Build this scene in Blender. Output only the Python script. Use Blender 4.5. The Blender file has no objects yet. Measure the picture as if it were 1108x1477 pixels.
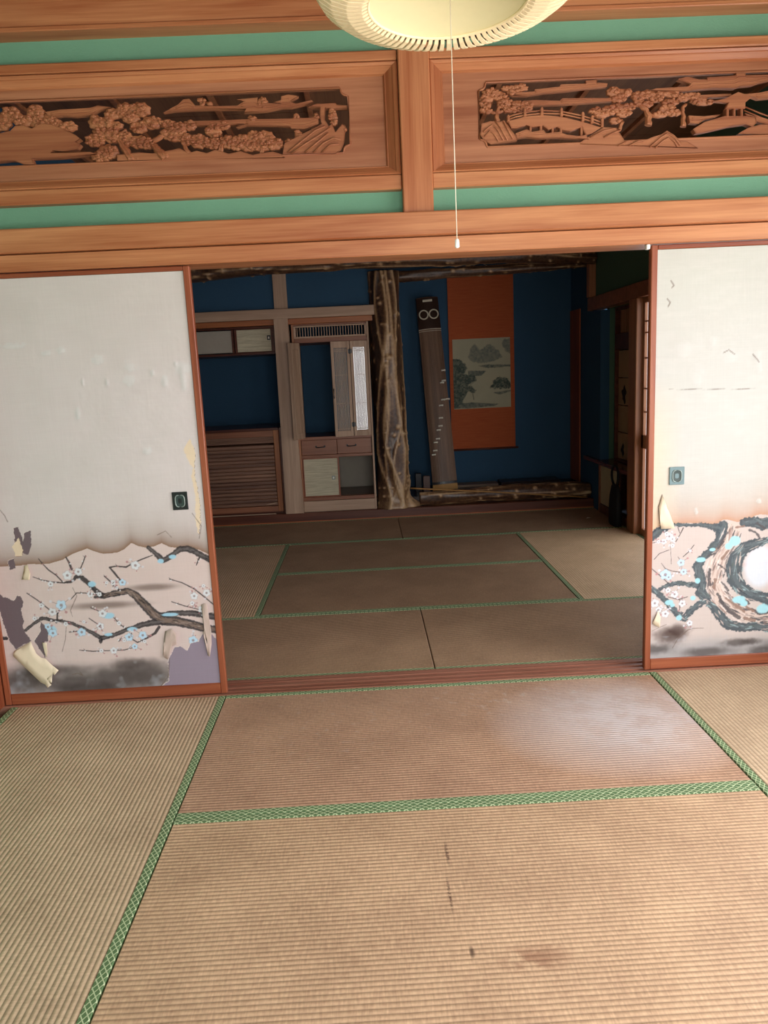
import bpy, bmesh, math, random, json
import numpy as np
from mathutils import Vector, Matrix
PI = math.pi
random.seed(7); RNG = np.random.RandomState(5)
SC = bpy.context.scene
COL = SC.collection

# ---------------------------------------------------------------- camera
cam_d = bpy.data.cameras.new('camera'); cam = bpy.data.objects.new('camera', cam_d); COL.objects.link(cam)
YAW, PIT, ROL = 0.0203022, -0.1834059, -0.0472788
fw = Vector((math.sin(YAW)*math.cos(PIT), math.cos(YAW)*math.cos(PIT), math.sin(PIT)))
r0 = Vector((math.cos(YAW), -math.sin(YAW), 0)); u0 = r0.cross(fw)
rt = r0*math.cos(ROL) + u0*math.sin(ROL); up = -r0*math.sin(ROL) + u0*math.cos(ROL)
M = Matrix.Identity(4)
for i in range(3):
    M[i][0] = rt[i]; M[i][1] = up[i]; M[i][2] = -fw[i]
M.translation = Vector((-0.2592, -3.1779, 1.3136))
cam.matrix_world = M
cam_d.sensor_fit = 'HORIZONTAL'; cam_d.sensor_width = 36; cam_d.lens = 1093.77*36/1108
cam_d.clip_start = 0.02; cam_d.clip_end = 100
SC.camera = cam

# ---------------------------------------------------------------- world, lights, exposure
SC.view_settings.view_transform = 'Standard'; SC.view_settings.look = 'None'
SC.view_settings.gamma = 1; SC.view_settings.use_curve_mapping = False
SC.view_settings.exposure = 0.46
w = bpy.data.worlds.new('world'); SC.world = w; w.use_nodes = True
nt = w.node_tree; nt.nodes.clear()
wo = nt.nodes.new('ShaderNodeOutputWorld'); bg = nt.nodes.new('ShaderNodeBackground')
tc = nt.nodes.new('ShaderNodeTexCoord'); sx = nt.nodes.new('ShaderNodeSeparateXYZ'); cr = nt.nodes.new('ShaderNodeValToRGB')
nt.links.new(tc.outputs['Generated'], sx.inputs[0]); nt.links.new(sx.outputs['Z'], cr.inputs[0])
nt.links.new(cr.outputs[0], bg.inputs[0]); nt.links.new(bg.outputs[0], wo.inputs[0])
e = cr.color_ramp.elements
e[0].position = 0.0; e[0].color = (.50, .52, .48, 1); e[1].position = 0.25; e[1].color = (.80, .93, 1.0, 1)
bg.inputs[1].default_value = 3.2

def area(name, loc, rot, sx_, sy_, power, color):
    l = bpy.data.lights.new(name, 'AREA'); l.shape = 'RECTANGLE'; l.size = sx_; l.size_y = sy_; l.energy = power; l.color = color
    o = bpy.data.objects.new(name, l); o.location = loc; o.rotation_euler = rot; COL.objects.link(o); return o
# daylight entering by the garden doors behind and beside the viewer, and the paper windows of the far room
area('daylight_garden_doors', (.25, -3.92, 1.0), (math.radians(90), 0, 0), 1.7, 1.9, 38, (1.0, .95, .975))
area('daylight_side_windows', (1.98, -2.1, 1.15), (math.radians(90), 0, math.radians(90)), 3.0, 1.5, 54, (1.0, .945, .955))

# ---------------------------------------------------------------- helpers
def srgb(h):
    c = [int(h[i:i+2], 16)/255 for i in (0, 2, 4)]
    return [x/12.92 if x <= .04045 else ((x+.055)/1.055)**2.4 for x in c]
def lin(a):
    a = np.asarray(a, float)/255
    return np.where(a <= .04045, a/12.92, ((a+.055)/1.055)**2.4)

class NT:
    def __init__(s, name):
        s.m = bpy.data.materials.new(name); s.m.use_nodes = True; s.t = s.m.node_tree; s.b = s.t.nodes['Principled BSDF']
        s.tc = s.t.nodes.new('ShaderNodeTexCoord')
    def n(s, kind, **kw):
        o = s.t.nodes.new('ShaderNode'+kind)
        for k, v in kw.items(): setattr(o, k, v)
        return o
    def l(s, a, b): s.t.links.new(a, b)
    def val(s, sock, v):
        if hasattr(v, 'node'): s.l(v, sock)
        else: sock.default_value = v
    def math(s, op, a, b=None, c=None):
        o = s.n('Math', operation=op); s.val(o.inputs[0], a)
        if b is not None: s.val(o.inputs[1], b)
        if c is not None: s.val(o.inputs[2], c)
        return o.outputs[0]
    def mapv(s, scale, src='Object'):
        o = s.n('Mapping'); s.l(s.tc.outputs[src], o.inputs[0]); o.inputs['Scale'].default_value = scale; return o.outputs[0]
    def noise(s, vec, scale, detail=3, rough=.5, dist=0):
        o = s.n('TexNoise'); s.l(vec, o.inputs['Vector']); o.inputs['Scale'].default_value = scale
        o.inputs['Detail'].default_value = detail; o.inputs['Roughness'].default_value = rough; o.inputs['Distortion'].default_value = dist
        return o.outputs['Fac']
    def ramp(s, fac, stops):
        o = s.n('ValToRGB'); s.l(fac, o.inputs[0]); el = o.color_ramp.elements
        while len(el) < len(stops): el.new(.5)
        for k, (p, c) in enumerate(stops):
            el[k].position = p; c = srgb(c) if isinstance(c, str) else c; el[k].color = (*c, 1)
        return o.outputs[0]
    def mix(s, f, a, b, mode='MIX'):
        o = s.n('Mix', data_type='RGBA', blend_type=mode); s.val(o.inputs['Factor'], f)
        for k, v in ((6, a), (7, b)):
            if isinstance(v, str): v = (*srgb(v), 1)
            elif not hasattr(v, 'node') and len(v) == 3: v = (*v, 1)
            s.val(o.inputs[k], v)
        return o.outputs[2]
    def bump(s, h, strength=.3, dist=.002, prev=None):
        o = s.n('Bump'); o.inputs['Strength'].default_value = strength; o.inputs['Distance'].default_value = dist; s.l(h, o.inputs['Height'])
        if prev is not None: s.l(prev, o.inputs['Normal'])
        return o.outputs[0]
    def out(s, col=None, rough=None, normal=None, spec=.5, metal=0):
        if col is not None: s.val(s.b.inputs['Base Color'], (*srgb(col), 1) if isinstance(col, str) else col)
        if rough is not None: s.val(s.b.inputs['Roughness'], rough)
        if normal is not None: s.l(normal, s.b.inputs['Normal'])
        s.b.inputs['Specular IOR Level'].default_value = spec; s.b.inputs['Metallic'].default_value = metal
        return s.m

def wood(name, dark, light, axis='x', rough=.42, grain=16, fine=90, spec=.4, worn=0):
    g = NT(name)
    a = {'x': (1, 0, 0), 'y': (0, 1, 0), 'z': (0, 0, 1)}[axis]
    sc = [ (.9 if q else grain) for q in a]
    n1 = g.noise(g.mapv(sc), 1.0, 4, .55, .6)
    sc2 = [(2.2 if q else fine) for q in a]
    n2 = g.noise(g.mapv(sc2), 1.6, 3, .6)
    n3 = g.noise(g.mapv([.6, .6, .6]), 2.2, 2, .5)
    f = g.math('ADD', g.math('MULTIPLY', n1, .62), g.math('ADD', g.math('MULTIPLY', n2, .28), g.math('MULTIPLY', n3, .18)))
    c = g.ramp(f, [(.38, dark), (.68, light)])
    if worn:
        n4 = g.noise(g.mapv([1, 1, 1]), 5, 4, .7)
        c = g.mix(g.math('MULTIPLY', g.math('GREATER_THAN', n4, .68), worn), c, 'cbb098')
    return g.out(c, rough, g.bump(n2, .12, .001), spec)

def plain(name, col, rough=.6, nz=.0, scale=60, spec=.3, metal=0, bump=.15):
    g = NT(name)
    n = g.noise(g.mapv([1, 1, 1]), scale, 3, .6)
    c = srgb(col)
    cc = g.mix(n, [x*(1-nz) for x in c], [min(1, x*(1+nz)) for x in c])
    return g.out(cc, rough, g.bump(n, bump, .001), spec, metal)

def recenter(vs, base=True):
    v = np.array(vs, float); lo = v.min(0); hi = v.max(0); c = (lo+hi)/2
    if base: c[2] = lo[2]
    return c

class MB:
    """collects boxes, prisms, tubes; build() links them as one mesh object"""
    def __init__(s): s.v = []; s.f = []; s.sm = []
    def add(s, vs, fs, smooth=False):
        k = len(s.v); s.v += [tuple(map(float, v)) for v in vs]
        s.f += [tuple(i+k for i in f) for f in fs]; s.sm += [smooth]*len(fs); return s
    def box(s, x0, x1, y0, y1, z0, z1):
        v = [(x, y, z) for z in (z0, z1) for y in (y0, y1) for x in (x0, x1)]
        return s.add(v, [(0, 2, 3, 1), (4, 5, 7, 6), (0, 1, 5, 4), (2, 6, 7, 3), (0, 4, 6, 2), (1, 3, 7, 5)])
    def bbox(s, x0, x1, y0, y1, z0, z1, b=.002):
        """box with chamfered edges"""
        bm = bmesh.new(); MBX = MB().box(x0, x1, y0, y1, z0, z1)
        vs = [bm.verts.new(v) for v in MBX.v]
        for f in MBX.f: bm.faces.new([vs[i] for i in f])
        b = min(b, .45*min(x1-x0, y1-y0, z1-z0))
        bmesh.ops.bevel(bm, geom=list(bm.edges), offset=b, segments=1, affect='EDGES')
        bm.verts.index_update()
        s.add([v.co[:] for v in bm.verts], [[v.index for v in f.verts] for f in bm.faces]); bm.free(); return s
    def tube(s, pts, rad, seg=8, caps=True):
        pts = [Vector(p) for p in pts]; n = len(pts); rad = rad if isinstance(rad, (list, tuple)) else [rad]*n
        vs = []; ref = None
        for i, p in enumerate(pts):
            t = (pts[min(i+1, n-1)]-pts[max(i-1, 0)]).normalized()
            if ref is None: ref = Vector((0, 0, 1)) if abs(t.z) < .9 else Vector((1, 0, 0))
            a = t.cross(ref).normalized(); b = t.cross(a).normalized(); ref = -b if False else ref
            for k in range(seg):
                q = 2*PI*k/seg; vs.append(p+(a*math.cos(q)+b*math.sin(q))*rad[i])
        fs = [(i*seg+k, i*seg+(k+1) % seg, (i+1)*seg+(k+1) % seg, (i+1)*seg+k) for i in range(n-1) for k in range(seg)]
        s.add(vs, fs, True)
        if caps:
            s.f += [tuple(len(s.v)-len(vs)+k for k in range(seg))[::-1], tuple(len(s.v)-seg+k for k in range(seg))]; s.sm += [False]*2
        return s
    def ring(s, c, R, r, axis='z', seg=40, k=8, a0=0, a1=2*PI):
        full = abs(a1-a0-2*PI) < 1e-6; n = seg if full else seg+1; vs = []
        for i in range(n):
            a = a0+(a1-a0)*i/seg
            for j in range(k):
                b = 2*PI*j/k; rr = R+r*math.cos(b); h = r*math.sin(b); p = (rr*math.cos(a), rr*math.sin(a), h)
                if axis == 'y': p = (p[0], p[2], p[1])
                if axis == 'x': p = (p[2], p[0], p[1])
                vs.append((c[0]+p[0], c[1]+p[1], c[2]+p[2]))
        fs = []
        for i in range(seg):
            i2 = (i+1) % n
            for j in range(k): fs.append((i*k+j, i2*k+j, i2*k+(j+1) % k, i*k+(j+1) % k))
        return s.add(vs, fs, True)
    def build(s, name, mat, parent=None, origin=True):
        me = bpy.data.meshes.new(name); c = recenter(s.v) if origin and parent is None else np.zeros(3)
        me.from_pydata([tuple(np.array(v)-c) for v in s.v], [], s.f)
        for p, q in zip(me.polygons, s.sm): p.use_smooth = q
        bm = bmesh.new(); bm.from_mesh(me); bmesh.ops.recalc_face_normals(bm, faces=bm.faces); bm.to_mesh(me); bm.free()
        o = bpy.data.objects.new(name, me); COL.objects.link(o); me.materials.append(mat)
        if parent is not None:
            o.parent = parent; o.location = tuple(-np.array(parent.get('base', (0, 0, 0))))
        else: o.location = tuple(c)
        return o

def thing(name, label, cat, base=(0, 0, 0), group=None, kind='thing'):
    o = bpy.data.objects.new(name, None); o.location = base; o.empty_display_size = .1; COL.objects.link(o); o['base'] = list(base)
    return tag(o, label, cat, group, kind)
def tag(o, label=None, cat=None, group=None, kind=None):
    if label: o['label'] = label
    if cat: o['category'] = cat
    if group: o['group'] = group
    if kind: o['kind'] = kind
    return o
def sub(o, parent):
    """re-parent a part under another mesh part (same world frame)"""
    o.parent = parent; o.location = (0, 0, 0); return o
def struct(name, mb, mat, label=None):
    o = mb.build(name, mat); return tag(o, label, None, None, 'structure')
def copy_tree(o, parent=None):
    c = o.copy(); COL.objects.link(c); c.parent = parent
    for ch in list(o.children): copy_tree(ch, c)
    return c

# ---------------------------------------------------------------- materials
W_BEAM = wood('cedar_beam', '96502e', 'c88a5e', 'x', .38, worn=0)
W_POST = wood('cedar_post', '96502e', 'c4845a', 'z', .38)
W_FRAME = wood('transom_frame_wood', '98522f', 'c4845a', 'x', .35)
W_FRAMEZ = wood('transom_stile_wood', '8c4a2c', 'b0704a', 'z', .4)
W_BOARD = wood('transom_board_wood', '8a5034', 'b47a58', 'x', .5, grain=22, fine=60)
W_CARVE = wood('carved_wood', '86492e', 'b0744e', 'x', .55, grain=30, fine=90)
W_LACQ = wood('reddish_lacquered_frame', '7a3822', 'a05a3c', 'z', .35, grain=20)
W_LACQX = wood('reddish_lacquered_rail', '7a3822', 'a05a3c', 'x', .35, grain=20)
W_THR = wood('threshold_wood', '7c4a38', 'a87460', 'x', .35)
W_DARK = wood('dark_red_wood', '4a261c', '70402e', 'x', .3)
W_CEIL = wood('ceiling_board_wood', '6a4430', '94684a', 'y', .55)
W_MID = wood('mid_brown_cabinet_wood', '7a4830', 'a2684a', 'x', .4)
W_MIDZ = wood('mid_brown_stile_wood', '8a5438', 'b47a54', 'z', .4)
W_PALE = wood('pale_cedar_wood', 'a08068', 'c8a68c', 'z', .5)
W_PALEX = wood('pale_cedar_rail', 'a08068', 'c8a68c', 'x', .5)
W_SLAT = wood('tambour_slat_wood', '5f4034', '9a7058', 'x', .5, grain=40)
W_KOTO = wood('koto_paulownia', '553c2e', '8a6a54', 'z', .45, grain=30)
def plaster(name, c, nz=.08):
    g = NT(name); n = g.noise(g.mapv([1, 1, 2.0]), 90, 4, .65); n2 = g.noise(g.mapv([1, 1, 1]), 3, 3, .5)
    cc = srgb(c); col = g.mix(n2, [x*(1-nz) for x in cc], [x*(1+nz) for x in cc])
    return g.out(col, .85, g.bump(n, .5, .004), .2)
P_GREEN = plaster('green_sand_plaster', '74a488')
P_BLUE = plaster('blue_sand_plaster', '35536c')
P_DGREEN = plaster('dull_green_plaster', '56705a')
P_CREAM = plaster('cream_plaster', 'cdbfa6')
M_BLACK = plain('black_metal', '1c1d1e', .35, .2, spec=.5)
M_TEAL = plain('grey_green_metal', '6f8488', .4, .1)
M_CREAMP = plain('cream_shade_paper', 'eed8ae', .6, .04)
M_DIFF = plain('frosted_cream_diffuser', 'dcd0a4', .55, .03)
M_DGAP = plain('dark_brown_shade_liner', '26130a', .7, .1)
M_WHITE = plain('white_plastic', 'e6e2dc', .5, .02)
M_CORD = plain('pale_cord', 'd8cdb8', .7, .03)
M_FLAP = plain('torn_cream_backing_paper', 'ead6bc', .85, .06, 30)
M_CURL = plain('peeled_pinkish_paper', 'c4aca2', .85, .08, 30)
M_GOLD = plain('dull_gold_cloth', 'b88a50', .6, .25, 120)
M_IVORY = plain('ivory_white', 'ece4d4', .4, .03)
M_GREYP = plain('greyed_lining_paper', 'a89e90', .8, .1, 12)
M_BAG = plain('black_fabric', '17171b', .7, .2)
M_BAMBOO = plain('bamboo_skin', 'a87a44', .4, .15, 20)

def papery(name, c1, c2, axis='x'):
    g = NT(name); n = g.noise(g.mapv([4, 4, 60] if axis == 'x' else [60, 60, 4]), 1.5, 3, .6); n2 = g.noise(g.mapv([1, 1, 1]), 220, 2, .6)
    f = g.math('ADD', g.math('MULTIPLY', n, .7), g.math('MULTIPLY', n2, .3))
    return g.out(g.ramp(f, [(.35, c1), (.62, c2)]), .7, g.bump(n2, .2, .001), .2)
M_RUSH = papery('straw_flecked_door_paper', 'b0a58c', 'd4c9ac')
M_ORANGE = papery('orange_silk_mount', 'a64c26', 'b45a30')

g = NT('window_glass'); M_GLASS = g.out((.75, .85, .9, 1), .03, None, .5)
g.b.inputs['Transmission Weight'].default_value = .0
g.b.inputs['Alpha'].default_value = .25
g.b.inputs['IOR'].default_value = 2.8
g = NT('backlit_shoji_paper'); n = g.noise(g.mapv([1, 1, 1]), 40, 2)
M_SHOJI = g.out(g.mix(n, 'dfe2e4', 'eceeee'), .9)
g.b.inputs['Emission Color'].default_value = (.88, .94, 1.0, 1); g.b.inputs['Emission Strength'].default_value = 1.5

def vcol(name, rough=.75, weave=True):
    g = NT(name); a = g.n('Attribute', attribute_name='paint')
    n = g.noise(g.mapv([6, 6, 900]), 1, 2); n2 = g.noise(g.mapv([900, 6, 6]), 1, 2)
    f = g.math('ADD', g.math('MULTIPLY', n, .5), g.math('MULTIPLY', n2, .5))
    c = g.mix(1.0, a.outputs['Color'], g.ramp(f, [(.3, (.93, .93, .93)), (.7, (1.04, 1.04, 1.04))]), 'MULTIPLY')
    return g.out(c, rough, g.bump(f, .15, .0006), .25)
M_PAINT = vcol('painted_paper')

# tatami weave: ribs run along local x, one every 15 mm
def weave(name, lo, hi, spots=()):
    g = NT(name); sp = g.n('SeparateXYZ'); g.l(g.tc.outputs['Object'], sp.inputs[0])
    X, Y = sp.outputs['X'], sp.outputs['Y']
    wob = g.math('MULTIPLY', g.math('SUBTRACT', g.noise(g.mapv([3, 3, 1]), 1, 2), .5), .004)
    ph = g.math('MULTIPLY', g.math('ADD', Y, wob), PI/.0150)
    rib = g.math('ABSOLUTE', g.math('SINE', ph))
    groove = g.math('POWER', g.math('SUBTRACT', 1.0, rib), 1.6)
    rush = g.noise(g.mapv([210, 22, 1]), 1, 2, .5)
    cell = g.noise(g.mapv([120, 66.7, 1]), 1, 1, .5)
    big = g.noise(g.mapv([1, 1, 1]), 3.5, 4, .6)
    oi = g.n('ObjectInfo')
    f = g.math('ADD', g.math('MULTIPLY', rush, .35), g.math('ADD', g.math('MULTIPLY', cell, .25), g.math('MULTIPLY', big, .45)))
    f = g.math('ADD', f, g.math('MULTIPLY', g.math('SUBTRACT', oi.outputs['Random'], .5), .06))
    c = g.ramp(f, [(.36, lo), (.70, hi)])
    c = g.mix(g.math('MULTIPLY', groove, .50), c, [x*.42 for x in srgb(lo)])
    for (x, y, a, b, colr, st, sc, th) in spots:
        d = g.math('ADD', g.math('POWER', g.math('DIVIDE', g.math('SUBTRACT', X, x), a), 2.0), g.math('POWER', g.math('DIVIDE', g.math('SUBTRACT', Y, y), b), 2.0))
        m = g.math('SUBTRACT', 1.0, g.math('MINIMUM', d, 1.0))
        nn = g.noise(g.mapv([1, 1, 1] if sc > 0 else [1, 3, 1]), abs(sc), 4, .65)
        mr = g.n('MapRange'); g.l(nn, mr.inputs[0]); mr.inputs[1].default_value = th; mr.inputs[2].default_value = th+.12
        c = g.mix(g.math('MULTIPLY', g.math('MULTIPLY', m, mr.outputs[0]), st), c, colr)
    b1 = g.bump(rib, .55, .0030); b2 = g.bump(rush, .06, .0004, b1)
    return g.out(c, .58, b2, .35)

g = NT('green_brocade_border'); sp = g.n('SeparateXYZ'); g.l(g.tc.outputs['Object'], sp.inputs[0])
def diag(sgn):
    t = g.math('ADD', g.math('DIVIDE', sp.outputs['X'], .024), g.math('MULTIPLY', g.math('DIVIDE', sp.outputs['Y'], .0152), sgn))
    p = g.math('PINGPONG', t, .5); return g.math('LESS_THAN', g.math('ABSOLUTE', g.math('SUBTRACT', p, .25)), .075)
def diag2(sgn):
    t = g.math('ADD', g.math('DIVIDE', sp.outputs['X'], .024), g.math('MULTIPLY', g.math('DIVIDE', sp.outputs['Y'], .0152), sgn))
    p = g.math('PINGPONG', t, .5); return g.math('LESS_THAN', p, .10)
ln = g.math('MAXIMUM', diag2(1.0), diag2(-1.0))
nz = g.noise(g.mapv([1, 1, 1]), 6, 3)
M_BORDER = g.out(g.mix(ln, g.mix(nz, '4a5f3e', '627c52'), 'b6c098'), .7, g.bump(ln, .3, .0006), .25)

# measured outlines, millimetres in the plane of each panel (x, z[, radius or half sizes])
CARVE_LEFT = [["poly","rock",3,[[-1635,2242],[-1562,2248],[-1519,2255],[-1499,2271],[-1468,2274],[-1440,2260],[-1401,2278],[-1360,2270],[-1320,2253],[-1280,2231],[-1264,2219],[-1283,2209],[-1266,2199],[-1280,2186],[-1329,2179],[-1371,2183],[-1378,2175],[-1233,2171],[-1210,2163],[-1344,2156],[-1453,2156],[-1447,2138],[-1486,2139],[-1514,2152],[-1538,2154],[-1649,2146]]],["pads","pine_foliage",6,[[-1516,2316,36.3,26.4],[-1556,2290,39.6,29.7],[-1589,2313,33.0,26.4],[-1423,2318,33.0,29.7],[-1466,2292,29.7,19.8],[-1419,2285,29.7,26.4],[-1376,2289,26.4,26.4],[-1488,2301,26.4,19.8],[-1354,2274,33.0,19.8],[-1306,2266,29.7,16.5],[-1623,2281,33.0,26.4]]],["poly","cloud_band",5,[[-1384,2317],[-1329,2323],[-1263,2324],[-1215,2325],[-1190,2332],[-1143,2326],[-1186,2318],[-1218,2302],[-1278,2299],[-1326,2304],[-1363,2299]]],["pads","pine_foliage",8,[[-1139,2305,29.7,19.8],[-1090,2312,39.6,29.7],[-1035,2315,36.3,26.4],[-1074,2288,33.0,19.8],[-1203,2276,29.7,26.4],[-1166,2275,26.4,19.8],[-1138,2263,33.0,16.5],[-1188,2242,33.0,23.1],[-1216,2215,36.3,23.1],[-1153,2229,33.0,26.4],[-1048,2254,33.0,19.8],[-998,2269,39.6,23.1],[-938,2261,29.7,16.5],[-1100,2216,29.7,26.4],[-1053,2203,39.6,23.1],[-1023,2196,26.4,19.8],[-1172,2173,39.6,26.4],[-1198,2157,39.6,19.8]]],["stroke","pine_trunk",6,[[-1084,2138,17.2],[-1102,2170,14.5],[-1123,2205,10.6],[-1126,2228,7.9],[-1084,2255,5.9]]],["stroke","pine_trunk",6,[[-956,2139,23.8],[-975,2160,17.2],[-997,2186,13.2],[-1005,2201,9.2],[-960,2222,9.2],[-922,2237,6.6]]],["pads","pine_foliage",4,[[-1047,2142,26.4,10.6],[-916,2237,29.7,23.1],[-929,2226,36.3,23.1],[-897,2248,26.4,19.8]]],["poly","cloud_band",5,[[-911,2316],[-892,2324],[-871,2341],[-849,2343],[-829,2319],[-773,2314],[-673,2312],[-646,2327],[-671,2334],[-595,2337],[-596,2319],[-508,2313],[-539,2320],[-508,2325],[-506,2339],[-481,2344],[-443,2338],[-476,2321],[-452,2311],[-394,2321],[-388,2315],[-471,2300],[-509,2301],[-560,2292],[-649,2289],[-642,2301],[-786,2306],[-912,2305],[-950,2300]]],["pads","pine_foliage",4,[[-578,2322,19.2,20.6],[-803,2333,12.3,15.1],[-775,2325,11.0,9.6],[-619,2267,11.0,8.9],[-458,2266,11.7,8.9],[-382,2269,11.0,10.3]]],["poly","cloud_band",5,[[-872,2265],[-759,2264],[-651,2264],[-537,2261],[-398,2260],[-372,2264],[-374,2240],[-426,2225],[-476,2227],[-482,2234],[-526,2240],[-646,2245],[-679,2237],[-685,2240],[-652,2248],[-709,2250],[-742,2237],[-766,2249],[-842,2252]]],["poly","mountain",4,[[-514,2138],[-505,2174],[-479,2185],[-466,2191],[-375,2229],[-361,2237],[-366,2264],[-364,2296],[-408,2298],[-376,2308],[-306,2309],[-300,2300],[-263,2296],[-263,2290],[-320,2291],[-345,2292],[-351,2251],[-336,2227],[-323,2238],[-312,2208],[-285,2234],[-273,2225],[-283,2166],[-297,2142],[-317,2130]]],["stroke","ridge",2,[[-495,2141,3.4],[-441,2178,3.4],[-388,2214,3.4],[-349,2228,3.4]]],["stroke","ridge",2,[[-483,2137,3.4],[-423,2171,3.4],[-370,2199,3.4],[-330,2221,3.4]]],["stroke","ridge",2,[[-431,2138,3.4],[-385,2170,3.4],[-338,2203,3.4]]],["stroke","ridge",2,[[-399,2137,3.4],[-359,2169,3.4],[-320,2185,3.4],[-295,2178,3.4]]],["stroke","ridge",2,[[-367,2136,3.4],[-334,2162,3.4],[-302,2163,3.4]]],["pads","pine_foliage",7,[[-321,2280,13.7,11.0],[-318,2262,17.1,12.3],[-316,2244,13.7,12.3],[-283,2219,10.3,17.1],[-452,2205,15.1,15.1],[-486,2182,20.6,11.0]]],["pads","pine_foliage",8,[[-906,2243,34.3,24.0],[-860,2253,27.4,17.1],[-908,2219,34.3,20.6],[-871,2206,27.4,20.6],[-828,2196,37.7,24.0],[-778,2188,30.9,20.6],[-771,2232,30.9,24.0],[-735,2248,27.4,13.7],[-720,2191,27.4,24.0],[-618,2205,34.3,20.6],[-670,2189,34.3,24.0],[-580,2201,37.7,24.0],[-544,2176,34.3,20.6],[-646,2174,34.3,20.6],[-595,2172,41.1,20.6],[-687,2175,24.0,17.1]]],["stroke","pine_trunk",6,[[-752,2157,12.3],[-743,2183,8.2],[-743,2213,6.9],[-754,2231,5.5]]],["stroke","pine_trunk",6,[[-597,2145,11.0],[-587,2177,6.9],[-568,2194,5.5]]],["stroke","pine_trunk",6,[[-870,2153,12.3],[-882,2177,8.2],[-885,2195,6.2]]],["poly","ground",4,[[-1136,2157],[-1053,2163],[-1003,2157],[-926,2167],[-900,2172],[-870,2153],[-837,2160],[-800,2150],[-767,2161],[-718,2145],[-673,2152],[-629,2137],[-597,2142],[-552,2146],[-521,2136],[-509,2124],[-929,2133],[-1138,2136]]]]
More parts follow.
